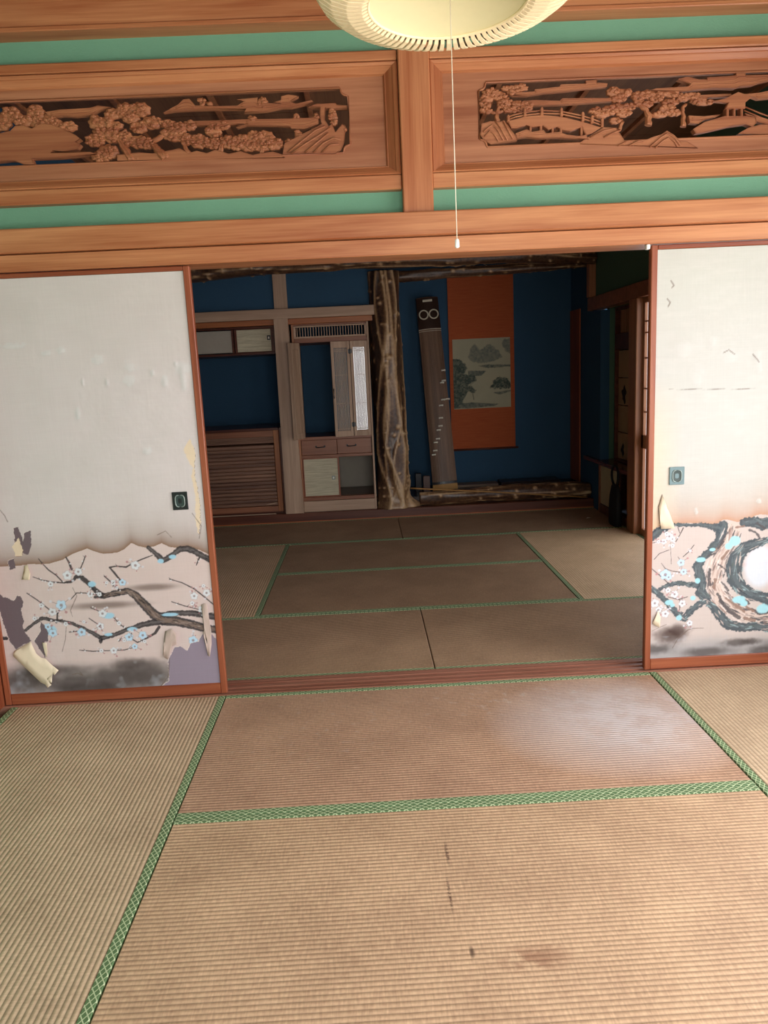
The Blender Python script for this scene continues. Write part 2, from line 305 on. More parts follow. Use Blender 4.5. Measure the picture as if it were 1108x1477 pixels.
CARVE_RIGHT = [["poly","mountain",4,[[236,2176],[241,2214],[276,2223],[292,2224],[308,2219],[329,2225],[349,2191],[370,2166],[375,2151],[275,2142],[249,2158]]],["stroke","ridge",2,[[247,2185,2.8],[265,2199,2.8],[284,2210,2.8],[302,2188,2.8],[322,2153,2.8]]],["stroke","ridge",2,[[292,2222,2.8],[315,2192,2.8],[338,2152,2.8]]],["stroke","ridge",2,[[323,2218,2.8],[341,2186,2.8],[359,2156,2.8]]],["stroke","ridge",2,[[252,2168,2.8],[273,2189,2.8],[289,2174,2.8],[304,2149,2.8]]],["stroke","pine_trunk",6,[[303,2221,11.2],[300,2246,8.9],[306,2265,7.3],[322,2288,6.1],[356,2311,5.0]]],["stroke","pine_trunk",6,[[251,2263,4.5],[277,2258,5.6],[298,2252,6.7],[324,2260,5.6],[356,2265,4.5]]],["pads","pine_foliage",8,[[279,2326,33.5,14.5],[262,2303,27.9,12.3],[310,2313,27.9,15.6],[257,2284,21.2,12.3],[330,2286,27.9,17.9],[262,2262,25.1,8.4],[353,2263,33.5,11.2],[383,2336,39.1,13.4],[367,2323,27.9,11.2],[413,2272,27.9,20.1],[382,2280,22.3,14.5],[403,2261,33.5,11.2],[341,2338,22.3,10.1]]],["poly","cloud_band",5,[[377,2318],[445,2320],[445,2327],[539,2333],[544,2341],[638,2340],[638,2351],[680,2353],[680,2342],[722,2338],[719,2329],[623,2325],[570,2320],[476,2316],[419,2309],[362,2311]]],["poly","cloud_band",5,[[398,2288],[445,2290],[539,2284],[549,2292],[633,2290],[717,2287],[780,2291],[775,2279],[707,2277],[602,2274],[497,2273],[413,2274]]],["poly","bridge_deck",4,[[340,2221],[408,2235],[470,2238],[544,2229],[623,2209],[697,2185],[660,2164],[639,2160],[623,2190],[581,2177],[549,2183],[528,2194],[496,2185],[475,2200],[433,2197],[412,2205],[376,2195],[355,2195]]],["stroke","bridge_rail",2,[[337,2234,2.8],[371,2243,2.8],[405,2249,2.8],[471,2253,2.8],[544,2247,2.8],[623,2229,2.8],[665,2215,2.8],[702,2201,2.8]]],["stroke","bridge_rail",2,[[337,2224,2.8],[371,2234,2.8],[405,2239,2.8],[471,2243,2.8],[544,2238,2.8],[623,2219,2.8],[665,2205,2.8],[702,2191,2.8]]],["poly","bridge_post",1,[[337,2218],[337,2236],[340,2241],[344,2241],[347,2235],[347,2217]]],["poly","bridge_post",1,[[400,2232],[400,2258],[403,2263],[407,2263],[410,2257],[410,2232]]],["poly","bridge_post",1,[[464,2236],[464,2258],[468,2263],[472,2263],[475,2257],[475,2235]]],["poly","bridge_post",1,[[539,2227],[539,2252],[542,2258],[546,2258],[549,2252],[549,2227]]],["poly","bridge_post",1,[[620,2207],[620,2235],[623,2240],[627,2240],[631,2234],[631,2207]]],["poly","bridge_post",1,[[655,2199],[655,2221],[658,2227],[663,2227],[666,2221],[666,2198]]],["poly","bridge_post",1,[[694,2185],[694,2210],[697,2216],[701,2216],[704,2210],[704,2184]]],["poly","bridge_leg",5,[[424,2181],[424,2207],[432,2207],[432,2180]]],["poly","bridge_leg",5,[[508,2169],[508,2204],[516,2204],[516,2169]]],["poly","bridge_leg",5,[[619,2155],[618,2200],[627,2200],[627,2155]]],["poly","bridge_leg",5,[[463,2181],[463,2206],[472,2205],[472,2181]]],["poly","bridge_leg",5,[[539,2171],[540,2193],[548,2193],[548,2171]]],["poly","cloud_band",4,[[370,2175],[391,2182],[412,2188],[433,2178],[475,2183],[486,2171],[538,2174],[565,2163],[612,2156],[639,2160],[649,2144],[538,2157],[464,2157],[412,2164],[375,2160]]],["poly","ground",4,[[617,2134],[660,2159],[707,2184],[755,2180],[785,2135],[824,2129],[854,2127],[891,2141],[928,2150],[949,2163],[976,2147],[1003,2122],[1030,2121],[1069,2097],[617,2129]]],["stroke","ridge",2,[[654,2150,2.8],[707,2172,2.8],[749,2178,2.8]]],["stroke","ridge",2,[[707,2148,2.8],[750,2166,2.8],[771,2170,2.8]]],["stroke","ridge",2,[[761,2116,2.8],[798,2132,2.8],[813,2129,2.8]]],["stroke","ridge",2,[[803,2115,2.8],[840,2130,2.8],[856,2125,2.8]]],["stroke","ridge",2,[[883,2107,2.8],[925,2139,2.8],[949,2153,2.8],[978,2137,2.8],[1000,2109,2.8]]],["stroke","ridge",2,[[904,2103,2.8],[936,2129,2.8],[957,2138,2.8],[978,2123,2.8],[989,2105,2.8]]],["pads","pine_foliage",8,[[747,2311,27.9,17.9],[784,2305,33.5,15.6],[763,2287,33.5,14.5],[732,2247,33.5,17.9],[700,2233,33.5,13.4],[761,2255,33.5,15.6],[784,2235,27.9,14.5],[753,2210,22.3,12.3],[842,2293,27.9,17.9],[878,2297,27.9,17.9],[910,2284,27.9,15.6],[936,2299,27.9,12.3],[973,2293,27.9,12.3],[1015,2282,27.9,14.5],[1047,2286,27.9,12.3],[1074,2270,33.5,13.4],[1098,2260,33.5,8.9],[874,2263,25.1,12.3],[963,2265,33.5,14.5],[953,2243,33.5,16.8],[924,2225,33.5,11.2],[977,2230,27.9,12.3],[805,2256,27.9,12.3],[847,2269,22.3,13.4],[674,2247,22.3,11.2]]],["stroke","pine_trunk",6,[[880,2188,14.5],[882,2219,12.3],[869,2246,11.2],[837,2269,8.9],[815,2294,6.7]]],["stroke","pine_trunk",6,[[1015,2178,11.2],[1016,2214,8.4],[1011,2244,7.3],[1029,2262,5.0]]],["stroke","pine_trunk",6,[[769,2177,8.9],[781,2204,6.7],[774,2221,5.0]]],["poly","cloud_band",4,[[990,2343],[1024,2349],[1066,2338],[1098,2337],[1098,2344],[1171,2345],[1208,2347],[1208,2357],[1244,2355],[1245,2346],[1333,2345],[1435,2344],[1435,2332],[1356,2330],[1299,2320],[1278,2313],[1225,2310],[1210,2304],[1130,2309],[1046,2305],[1015,2301],[878,2306],[904,2313],[1025,2315],[1035,2325],[1014,2335]]],["poly","pavilion_roof",1,[[1122,2259],[1169,2268],[1200,2281],[1216,2288],[1242,2278],[1268,2267],[1245,2250],[1245,2229],[1170,2232],[1180,2252]]],["poly","pavilion_post",3,[[1176,2201],[1175,2235],[1185,2235],[1186,2201]]],["poly","pavilion_post",3,[[1202,2200],[1201,2234],[1210,2234],[1212,2200]]],["poly","pavilion_post",3,[[1231,2199],[1229,2233],[1239,2233],[1240,2199]]],["poly","ground",3,[[1050,2164],[1092,2187],[1145,2200],[1171,2205],[1251,2202],[1288,2197],[1292,2179],[1279,2165],[1252,2176],[1193,2171],[1162,2165],[1093,2153],[1061,2150]]],["poly","cloud_band",5,[[1033,2214],[1091,2209],[1155,2214],[1134,2205],[1092,2197],[1071,2185],[1039,2189]]],["stroke","bridge_rail",3,[[1244,2239,2.8],[1309,2212,2.8],[1390,2183,2.8],[1497,2167,2.8]]],["stroke","bridge_rail",3,[[1245,2225,2.8],[1309,2198,2.8],[1391,2169,2.8],[1498,2153,2.8]]],["poly","bridge_deck",5,[[1250,2216],[1309,2196],[1391,2171],[1498,2150],[1499,2137],[1391,2156],[1316,2179],[1262,2198]]],["poly","cloud_band",5,[[1063,2284],[1195,2285],[1195,2277],[1068,2277]]],["poly","cloud_band",5,[[1232,2281],[1300,2284],[1384,2297],[1543,2296],[1544,2282],[1386,2268],[1301,2264],[1280,2272],[1237,2274]]],["poly","ground",4,[[1227,2143],[1263,2161],[1311,2171],[1391,2166],[1552,2155],[1585,2129]]],["pads","pine_foliage",8,[[1467,2241,39.1,22.3],[1519,2259,39.1,22.3],[1495,2216,33.5,19.6],[1548,2224,33.5,22.3],[1439,2262,27.9,16.8]]],["stroke","pine_trunk",6,[[1525,2151,13.4],[1517,2191,11.2],[1494,2226,7.8],[1482,2250,5.6]]]]
PAINT_LEFT = {"edge":[[-1786,603],[-1686,605],[-1644,609],[-1603,605],[-1569,607],[-1517,619],[-1477,640],[-1447,650],[-1412,661],[-1392,651],[-1357,637],[-1323,635],[-1289,639],[-1263,650],[-1231,675],[-1204,660],[-1179,653],[-1146,654],[-1109,667],[-1079,650],[-1038,643],[-1004,646],[-963,633],[-919,609],[-882,594]],"big":[[[-1368,458,10.8],[-1317,467,12.4],[-1265,473,14.1],[-1234,450,16.5],[-1204,409,19.8],[-1171,367,21.5],[-1135,340,22.3],[-1084,333,21.5],[-1026,317,19.8],[-976,300,18.2],[-909,284,14.9]],[[-1150,361,11.6],[-1089,369,10.8],[-1022,365,12.4],[-971,356,14.1],[-904,339,14.1]],[[-1135,336,16.5],[-1187,332,13.2],[-1230,324,11.6],[-1283,309,9.1],[-1336,291,9.1],[-1371,281,9.1],[-1399,277,9.9],[-1429,301,8.3],[-1469,326,7.4],[-1509,346,7.4],[-1549,360,6.6],[-1591,366,6.6],[-1628,377,7.4],[-1668,355,6.6],[-1706,328,5.8]],[[-1399,279,9.9],[-1403,262,7.4]],[[-1368,458,10.8],[-1392,477,10.8],[-1421,514,10.8],[-1444,537,9.9],[-1468,546,7.4],[-1491,526,5.0],[-1521,523,4.1]],[[-1164,652,8.3],[-1140,627,9.9],[-1110,595,11.6],[-1074,613,10.8],[-1038,639,11.6],[-1005,639,13.2],[-973,622,12.4],[-941,601,11.6],[-913,584,11.6]],[[-1403,455,5.8],[-1369,454,7.4],[-1335,460,6.6],[-1301,461,5.8]],[[-1819,302,7.4],[-1786,298,6.6]]],"twig":[[[-1521,522,3.3],[-1570,529,2.9],[-1611,539,2.5],[-1644,554,2.1]],[[-1525,524,3.3],[-1550,556,3.3],[-1577,579,3.3],[-1598,606,2.5],[-1612,629,2.1]],[[-1485,578,5.8],[-1490,603,5.0],[-1501,629,3.3]],[[-1452,572,2.9],[-1436,602,2.9],[-1422,631,2.5]],[[-1294,522,5.0],[-1312,551,5.0],[-1330,577,4.1],[-1304,581,3.3],[-1263,575,4.1],[-1236,589,3.3],[-1192,606,3.3],[-1151,619,2.5]],[[-962,598,4.1],[-977,568,2.5]],[[-913,388,3.3],[-956,431,3.3],[-995,468,3.3],[-1043,497,2.5],[-1092,515,2.5]],[[-1093,418,2.1],[-1044,398,2.5],[-994,382,2.5],[-953,366,2.5]],[[-1570,364,4.1],[-1565,393,4.1],[-1549,415,3.3]],[[-1678,487,2.1],[-1639,455,2.9],[-1594,410,3.3]],[[-1393,464,3.3],[-1442,475,2.5],[-1476,477,2.5],[-1504,450,2.1]],[[-1493,230,2.1],[-1438,222,2.9],[-1370,221,2.1],[-1310,220,2.5],[-1275,227,2.1]],[[-1155,312,7.4],[-1174,286,6.6],[-1220,262,4.1],[-1251,250,3.3],[-1271,265,2.9],[-1272,292,2.5]],[[-1438,366,2.5],[-1407,340,2.5],[-1393,317,2.5]],[[-1425,410,2.1],[-1393,393,2.1]],[[-1337,363,2.5],[-1311,330,2.9],[-1291,311,3.3]],[[-1355,541,3.3],[-1325,508,3.3]],[[-1282,480,4.1],[-1303,481,3.3],[-1322,499,3.3]],[[-1575,354,3.3],[-1549,366,3.3]],[[-1327,259,2.5],[-1312,276,2.5]],[[-1526,311,2.5],[-1487,313,2.5]]],"blue":[[-1070,608,14.9,9.1],[-1120,593,13.2,9.1],[-1107,363,34.7,7.4],[-1366,291,16.5,6.6],[-1410,511,16.5,11.6],[-1361,373,28.1,13.2],[-1600,324,24.8,21.5],[-1266,308,19.8,9.9]],"bloss":[[-1505,553,19.8,0.0],[-1459,566,16.5,0.0],[-1577,520,12.4,0.0],[-1324,513,12.4,0.0],[-1285,511,15.7,0.8],[-1545,428,23.2,0.8],[-1585,401,18.2,0.0],[-1611,338,16.5,0.8],[-1594,310,18.2,0.8],[-1475,308,19.0,0.8],[-1381,383,18.2,0.0],[-1396,330,16.5,0.0],[-1226,280,18.2,0.8],[-1283,275,18.2,0.8],[-1264,233,13.2,0.8],[-1353,220,14.9,0.0],[-1404,223,9.1,0.0],[-1225,580,19.8,0.0],[-998,437,16.5,0.0],[-946,448,16.5,0.0],[-971,378,16.5,0.0],[-1020,246,19.8,0.8],[-1422,468,13.2,0.0],[-1384,466,9.9,0.0],[-1661,377,9.9,0.0],[-1626,432,10.8,0.0],[-1536,347,9.9,0.0],[-1318,338,9.9,0.0],[-1461,352,7.4,0.0],[-1221,253,8.3,0.0],[-956,479,8.3,0.0],[-1009,407,9.9,0.0],[-1310,490,7.4,0.0],[-1349,514,7.4,0.0],[-1305,262,8.3,0.0]],"under":[[[-1795,495],[-1775,473],[-1758,471],[-1739,456],[-1720,477],[-1705,476],[-1697,450],[-1711,415],[-1707,370],[-1715,339],[-1700,307],[-1687,280],[-1722,268],[-1755,247],[-1775,285],[-1788,348],[-1799,420]],[[-1694,762],[-1677,765],[-1670,739],[-1663,704],[-1655,742],[-1627,748],[-1633,690],[-1652,644],[-1669,656],[-1700,689]],[[-1737,627],[-1711,634],[-1708,595],[-1734,587]],[[-1637,366],[-1623,343],[-1613,311],[-1618,276],[-1635,275],[-1638,204],[-1655,233],[-1674,279],[-1644,318]],[[-1131,166],[-1100,219],[-1078,222],[-1050,202],[-1030,233],[-999,240],[-969,284],[-952,283],[-918,236],[-923,41],[-1069,44],[-1177,45],[-1137,74]]],"beige":[[[-986,1045],[-956,1086],[-939,1030],[-950,969],[-948,932],[-940,820],[-943,745],[-957,695],[-964,758],[-955,858],[-963,933],[-955,967],[-975,1007]],[[-1710,684],[-1680,720],[-1669,669],[-1678,644],[-1702,645]]],"stain":[[-1419,1451,14.7,12.2],[-1478,1442,19.5,8.6],[-1162,1375,24.4,19.5],[-1168,1323,26.9,17.1],[-1282,1410,22.0,14.7],[-951,1360,26.9,24.4],[-960,1319,12.2,42.8],[-1033,1310,12.2,24.4],[-1384,1203,9.8,19.5],[-1131,1046,17.1,14.7],[-1257,1321,7.3,14.7],[-1608,1477,48.9,9.8],[-1076,1348,8.6,12.2],[-1351,1325,4.9,12.2],[-984,1379,7.3,9.8]],"smoke":[[-1163,484,95.1,9.9],[-1365,418,140.6,10.8]],"dark":[[-1735,110,91.0,49.6],[-1540,89,107.5,37.2],[-1358,97,107.5,49.6],[-1218,107,99.2,49.6],[-1618,149,124.0,20.7],[-1282,156,91.0,24.8],[-1474,57,115.8,24.8],[-1054,14,124.0,16.5]],"crack":[[[-1535,125,1.7],[-1513,129,2.1],[-1493,118,1.7],[-1504,135,1.7]],[[-1741,840,1.7],[-1724,814,1.7],[-1715,788,2.1]],[[-1490,500,1.2],[-1477,464,1.7],[-1510,404,1.7],[-1505,377,1.2]],[[-1536,334,1.2],[-1546,281,1.7],[-1566,227,1.2]],[[-974,784,1.7],[-942,731,1.7],[-955,680,1.7]],[[-1124,702,1.2],[-1089,717,1.2],[-1067,690,1.2]],[[-1125,175,1.7],[-1138,93,2.1],[-1177,47,2.1],[-1069,46,1.7],[-925,40,1.7]]],"flaps":[["torn_paper_flap",[[-1687,280],[-1668,229],[-1649,210],[-1632,206],[-1605,175],[-1582,154],[-1601,134],[-1609,141],[-1634,120],[-1625,105],[-1618,93],[-1635,81],[-1644,95],[-1662,105],[-1718,168],[-1767,223],[-1760,243],[-1723,262]]],["torn_paper_strip",[[-1671,604],[-1656,609],[-1654,583],[-1649,570],[-1656,544],[-1687,547],[-1679,571]]],["torn_paper_strip",[[-1642,274],[-1621,273],[-1623,235],[-1629,208],[-1637,227]]],["peeling_paper_curl",[[-972,399],[-958,407],[-947,404],[-944,354],[-940,282],[-943,228],[-955,172],[-963,179],[-961,229],[-974,280],[-958,310]]],["peeling_paper_curl",[[-1131,293],[-1100,305],[-1085,281],[-1087,236],[-1107,227],[-1130,170],[-1150,185],[-1132,239]]]]}
PAINT_RIGHT = {"edge":[[876,602],[912,614],[941,632],[985,635],[1040,638],[1095,636],[1134,627],[1167,625],[1188,633],[1205,645],[1227,643],[1260,632],[1293,633],[1315,639],[1336,654],[1358,659],[1391,655],[1480,645],[1647,623],[2092,611]],"big":[[[904,584,18.4],[936,610,16.8],[975,624,11.6],[1002,633,7.4],[1057,629,6.8],[1112,628,8.9],[1161,617,13.2],[1195,605,21.1]],[[1205,623,20.0],[1201,590,25.3],[1191,552,22.1],[1154,514,15.8],[1122,482,18.4],[1103,449,20.0],[1113,415,22.1],[1125,380,20.0],[1121,334,22.1],[1144,310,21.1]],[[947,361,7.4],[980,376,9.5],[1024,382,10.5],[1069,374,10.5],[1103,369,13.2]],[[908,369,10.5],[948,332,12.6],[982,296,13.7],[1016,253,14.7],[1051,228,16.8],[1078,256,14.7],[1116,285,15.8],[1144,295,13.7],[1173,273,15.8],[1202,231,21.1],[1243,185,21.1],[1312,170,20.0],[1380,172,20.0],[1425,163,20.0],[1504,173,19.0],[1616,208,19.0],[1755,235,23.2],[1925,243,26.3]],[[1407,549,10.5],[1374,542,15.8],[1347,535,22.1],[1298,518,27.4],[1266,480,32.6],[1257,430,35.8],[1264,383,32.6],[1296,342,27.4],[1340,313,24.2],[1385,299,24.2],[1420,283,26.3],[1500,249,26.3],[1612,261,26.3],[1753,276,29.5],[1923,272,31.6]],[[1293,627,18.4],[1337,628,22.1],[1371,615,25.3],[1404,619,25.3],[1481,626,25.3],[1594,586,21.1],[1708,530,15.8],[1819,535,12.6],[1904,514,10.5]]],"body":[[[1250,604,27.4],[1236,549,30.5],[1193,490,32.6],[1179,434,31.6],[1175,365,26.3],[1211,300,29.0],[1258,257,29.0],[1309,228,26.3],[1366,216,23.7],[1423,213,26.3],[1559,205,23.7],[1727,237,23.7],[1925,243,23.7]]],"streak":[[[1261,609,4.2],[1294,613,5.3]],[[1317,595,5.3],[1345,583,5.3],[1362,559,4.2]],[[1208,551,5.3],[1187,524,6.3]],[[1231,510,5.3],[1205,478,7.4]],[[1156,435,6.3],[1152,401,7.4],[1159,366,7.4]],[[1189,456,4.2],[1223,431,4.2],[1213,398,4.2]],[[1180,388,7.4],[1176,354,8.4]],[[1209,375,4.2],[1238,339,5.3]],[[1206,295,9.5],[1247,246,11.6],[1287,215,10.5]],[[1228,305,6.3],[1274,268,7.4],[1309,243,7.4]],[[1295,307,5.3],[1330,276,6.3]],[[1342,252,6.3],[1377,227,7.4],[1411,231,6.3]],[[1310,213,6.3],[1356,199,7.4]],[[1252,565,3.2],[1236,532,3.2]],[[1194,324,6.3],[1217,283,7.4]],[[1273,303,4.2],[1314,266,5.3],[1348,240,6.3]],[[1143,492,4.7],[1176,502,4.2]],[[1349,622,5.3],[1383,597,4.7]]],"blue":[[1258,551,23.7,21.1],[1231,530,15.8,13.7],[1165,519,12.6,7.4],[1116,478,20.0,10.5],[1105,388,11.6,11.6],[986,299,17.9,11.6],[1002,286,10.5,8.4],[1031,229,12.6,11.6],[1284,296,29.0,15.8],[1307,278,15.8,14.7],[1390,250,26.3,21.1],[1088,313,11.6,10.5]],"bloss":[[981,585,16.8,0.0],[959,564,12.6,0.0],[995,573,12.6,0.0],[1033,470,15.8,0.5],[968,422,23.2,0.5],[982,410,13.7,0.5],[1045,430,14.7,0.5],[1009,334,16.8,0.0],[1043,292,15.8,0.0],[926,299,19.0,0.0],[972,250,16.8,0.0],[1077,203,13.7,0.0],[937,565,8.4,0.0],[996,545,9.5,0.0],[981,353,11.6,0.0],[943,269,13.7,0.0],[1071,519,6.3,0.0],[970,597,9.5,0.0]],"twig":[[[906,454,2.1],[946,418,2.6],[983,382,2.6]],[[919,490,2.1],[941,514,2.1],[982,528,1.6]],[[1041,495,2.1],[1065,516,2.6],[1086,543,2.1]],[[950,472,1.6],[967,448,2.1],[998,435,2.1],[1032,429,2.1]],[[1039,618,3.2],[1026,591,2.6],[1009,561,2.1]],[[1016,622,2.6],[1025,597,2.1]],[[981,324,2.1],[1026,310,2.6],[1065,320,2.1]],[[1032,310,2.1],[1032,264,2.1]],[[910,561,1.6],[970,569,1.6]],[[1019,496,1.6],[1033,476,1.6]],[[987,540,1.1],[992,467,1.1]]],"under":[],"beige":[],"white":[[[1368,435,63.2,89.5]],[[1996,412,263.2,105.3]]],"smoke":[[1462,447,157.9,8.4],[1944,358,210.6,10.5]],"dark":[[996,149,63.2,31.6],[1024,171,47.4,26.3],[941,94,63.2,21.1],[1140,70,105.3,21.1],[1280,104,63.2,15.8],[1396,62,63.2,21.1],[1348,106,42.1,13.2],[1680,81,210.6,31.6],[2143,25,210.6,31.6]],"crack":[[[1006,96,1.6],[1028,136,2.1],[1069,172,2.1],[1091,179,1.6],[1137,177,1.6]],[[917,177,1.1],[945,190,1.6],[978,203,1.1]],[[947,761,2.6],[933,712,2.6],[940,643,2.1]],[[947,758,2.1],[962,708,4.2],[993,640,3.7]],[[941,632,2.1],[994,621,2.6]],[[916,207,1.6],[938,269,2.1]],[[965,1608,2.4],[977,1590,3.0],[969,1583,2.4]],[[952,1540,2.4],[964,1526,2.4],[956,1512,3.0]],[[966,1189,1.2],[1325,1174,1.2]],[[1301,1311,2.4],[1326,1281,2.4]],[[1180,1322,1.8],[1203,1333,2.4],[1228,1314,1.8]]],"stain":[[1319,1304,16.8,21.7],[1327,1257,16.8,30.1],[1204,1310,28.9,24.1],[1080,1233,28.9,36.1],[1136,1359,16.8,24.1],[1351,714,9.6,9.6],[1090,683,7.2,14.4],[1017,1342,36.1,24.1]],"flaps":[["torn_paper_flap",[[947,759],[962,708],[993,640],[997,621],[942,621],[936,671],[933,712]]],["torn_paper_strip",[[916,215],[938,269],[948,240],[946,193],[922,205]]]]}
PAINT_SCROLL = {"mount":[[[782,1407],[812,1500],[854,1531],[908,1469],[964,1520],[1005,1524],[1086,1460],[1112,1392],[1029,1356],[905,1348],[823,1365]],[[1122,1552],[1198,1576],[1203,1428],[1155,1444],[1121,1499]]],"trees":[[[624,1401],[713,1384],[767,1327],[737,1248],[847,1229],[859,1174],[776,1151],[857,1092],[843,1066],[760,1070],[729,975],[645,924],[624,925],[623,1239]],[[996,1099],[1025,1166],[1068,1205],[1150,1194],[1191,1145],[1197,1090]]],"land":[[[877,1322],[960,1332],[1201,1321],[1201,1304],[959,1298]],[[779,1279],[958,1271],[902,1226],[777,1219]],[[632,966],[813,971],[1076,945],[1034,926],[811,916],[630,918]],[[1023,1057],[1197,1076],[1197,1063],[1092,1033]]],"box":[[630,1581],[1196,1587],[1199,928],[627,909]]}


# ================================================================ structure
FAR_Y = 4.36
# sub floor
struct('floor', MB().box(-2.0, 2.3, -3.9, 4.5, -.16, -.056), W_CEIL)
# near room shell
struct('wall_left', MB().box(-2.0, -1.90, -3.9, -.0, -.06, 2.72), P_GREEN)
mb = MB(); mb.box(-2.0, -.62, -3.88, -3.78, -.06, 2.72); mb.box(1.15, 2.0, -3.88, -3.78, -.06, 2.72); mb.box(-.62, 1.15, -3.88, -3.78, 1.95, 2.72)
struct('wall_back', mb, P_GREEN)
mb = MB(); mb.box(1.84, 1.94, -3.78, 0, 1.95, 2.72); mb.box(1.84, 1.94, -3.78, 0, -.06, .38); mb.box(1.84, 1.94, -.55, 0, .38, 1.95); mb.box(1.84, 1.94, -3.78, -3.65, .38, 1.95)
struct('wall_right', mb, P_GREEN)
mb = MB()
for k in range(5): mb.box(1.86, 1.90, -3.65+k*.775-.02, -3.65+k*.775+.02, .38, 1.95)
mb.box(1.86, 1.90, -3.65, -.55, .38, .42); mb.box(1.86, 1.90, -3.65, -.55, 1.91, 1.95)
struct('window_1', mb, W_LACQ)
mb = MB()
for x in (-.60, .27, 1.13): mb.box(x-.03, x+.03, -3.86, -3.80, 0, 1.95)
mb.box(-.62, 1.15, -3.86, -3.80, 1.90, 1.95); mb.box(-.62, 1.15, -3.86, -3.80, -.05, .01)
struct('window_2', mb, W_LACQ)
# ceilings: boards with thin battens
def ceiling(y0, y1, z):
    c = struct('ceiling', MB().box(-2.0, 2.3, y0, y1, z+.012, z+.06), W_CEIL)
    n = int((y1-y0)/.30); s = (y1-y0)/n
    for k in range(n):
        MB().box(-1.95, 1.95, y0+k*s+.003, y0+(k+1)*s-.003, z, z+.0115).build('ceiling_board', W_CEIL, c, False).location = tuple(-Vector(c.location))
    for k in range(9):
        x = -1.8+k*.45
        MB().box(x-.012, x+.012, y0, y1, z-.02, z-.0005).build('ceiling_batten', W_POST, c, False).location = tuple(-Vector(c.location))
ceiling(-3.85, -.17, 2.70)
ceiling(.01, 4.5, 2.62)

# threshold with grooves
mb = MB(); y = -.152
for a, b, h in ((-.152, -.140, .004), (-.140, -.118, -.004), (-.118, -.100, .003), (-.100, -.080, -.004), (-.080, -.058, .003), (-.058, -.038, -.004), (-.038, -.022, .003), (-.022, 0, .004)):
    mb.box(-1.9, 1.9, a, b, -.055, h)
struct('trim_1', mb, W_THR)
# head beam above the sliding panels
struct('trim_2', MB().bbox(-1.9, 1.9, -.156, .0, 1.747, 1.808, .002), W_BEAM)
struct('trim_3', MB().bbox(-1.9, 1.9, -.182, -.001, 1.811, 1.897, .004), W_BEAM)
struct('trim_4', MB().bbox(-1.9, 1.9, .0, .03, 1.811, 1.897, .004), W_BEAM)
# plaster strips of the partition
struct('wall_partition', MB().box(-1.9, 1.9, -.10, -.03, 1.897, 1.995).box(-1.9, 1.9, -.10, -.03, 2.455, 2.72), P_GREEN)
# rails that carry the transoms
mb = MB().bbox(-1.9, -.072, -.142, -.02, 1.987, 2.040, .004).bbox(.045, 1.9, -.142, -.02, 1.987, 2.040, .004)
struct('trim_5', mb, W_BEAM)
struct('trim_6', MB().bbox(-1.9, -.072, -.142, -.02, 2.436, 2.470, .004).bbox(.045, 1.9, -.142, -.02, 2.436, 2.470, .004), W_BEAM)
struct('trim_7', MB().bbox(-.070, .045, -.158, .0, 1.897, 2.558, .004), W_POST)
struct('trim_8', MB().bbox(-1.9, 1.9, -.185, -.02, 2.558, 2.574, .003).bbox(-1.9, 1.9, -.178, -.02, 2.574, 2.715, .003), W_BEAM)
# corner posts of the near room
struct('trim_9', MB().bbox(-1.96, -1.832, -.26, .0, 0, 2.56, .004), W_LACQ)
struct('trim_10', MB().bbox(1.832, 1.96, -.26, .0, 0, 2.56, .004), W_LACQ)

# far room shell
struct('wall_north', MB().box(-2.0, 2.3, FAR_Y, FAR_Y+.1, -.06, 2.7), P_BLUE)
struct('wall_west', MB().box(-2.0, -1.90, 0.01, FAR_Y-.001, -.06, 2.62), P_BLUE)
# right wall: plaster above the lintel, openings below
mb = MB().box(1.80, 1.88, .0, 3.60, 1.86, 2.62)
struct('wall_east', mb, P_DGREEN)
struct('wall_alcove_side', MB().box(1.801, 1.88, 3.43, FAR_Y-.001, -.06, 1.74).box(1.80, 1.88, 3.60, FAR_Y-.001, 1.74, 2.62), P_BLUE)
struct('trim_11', MB().bbox(1.765, 1.88, .0, 3.7, 1.75, 1.86, .004), W_MID)
struct('trim_12', MB().bbox(1.755, 1.88, 2.44, 2.60, .0, 1.75, .005), W_MIDZ)       # post beside the paper window
struct('trim_13', MB().bbox(1.74, 1.80, 3.56, 3.64, 1.86, 2.62, .004), W_MIDZ)
struct('trim_14', MB().bbox(1.785, 1.799, 4.02, 4.34, .17, 1.80, .002), wood('reddish_side_board', '7c3a20', 'a6542e', 'z', .5))
# paper window in the right wall of the far room
wn = MB().bbox(1.80, 1.83, .02, 2.44, .0, .05).bbox(1.80, 1.83, .02, 2.44, .66, .76).bbox(1.80, 1.83, .02, 2.44, 1.71, 1.75)
for yy in (.03, .62, 1.22, 1.82, 2.415): wn.bbox(1.80, 1.83, yy-.018, yy+.018, .05, 1.71)
wno = struct('window_3', wn, W_MIDZ); WL = tuple(-Vector(wno.location))
MB().box(1.822, 1.824, .03, 2.42, .76, 1.71).build('shoji_paper', M_SHOJI, wno, False).location = WL
MB().box(1.822, 1.824, .03, 2.42, .05, .66).build('shoji_paper', M_SHOJI, wno, False).location = WL
for z in (.93, 1.10, 1.32, 1.50, 1.58):
    MB().box(1.806, 1.820, .03, 2.42, z-.005, z+.005).build('lattice_bar', W_MIDZ, wno, False).location = WL
for k in range(14):
    yy = .12+k*.17
    MB().box(1.806, 1.820, yy-.004, yy+.004, .05, .66).build('lattice_bar', W_MIDZ, wno, False).location = WL

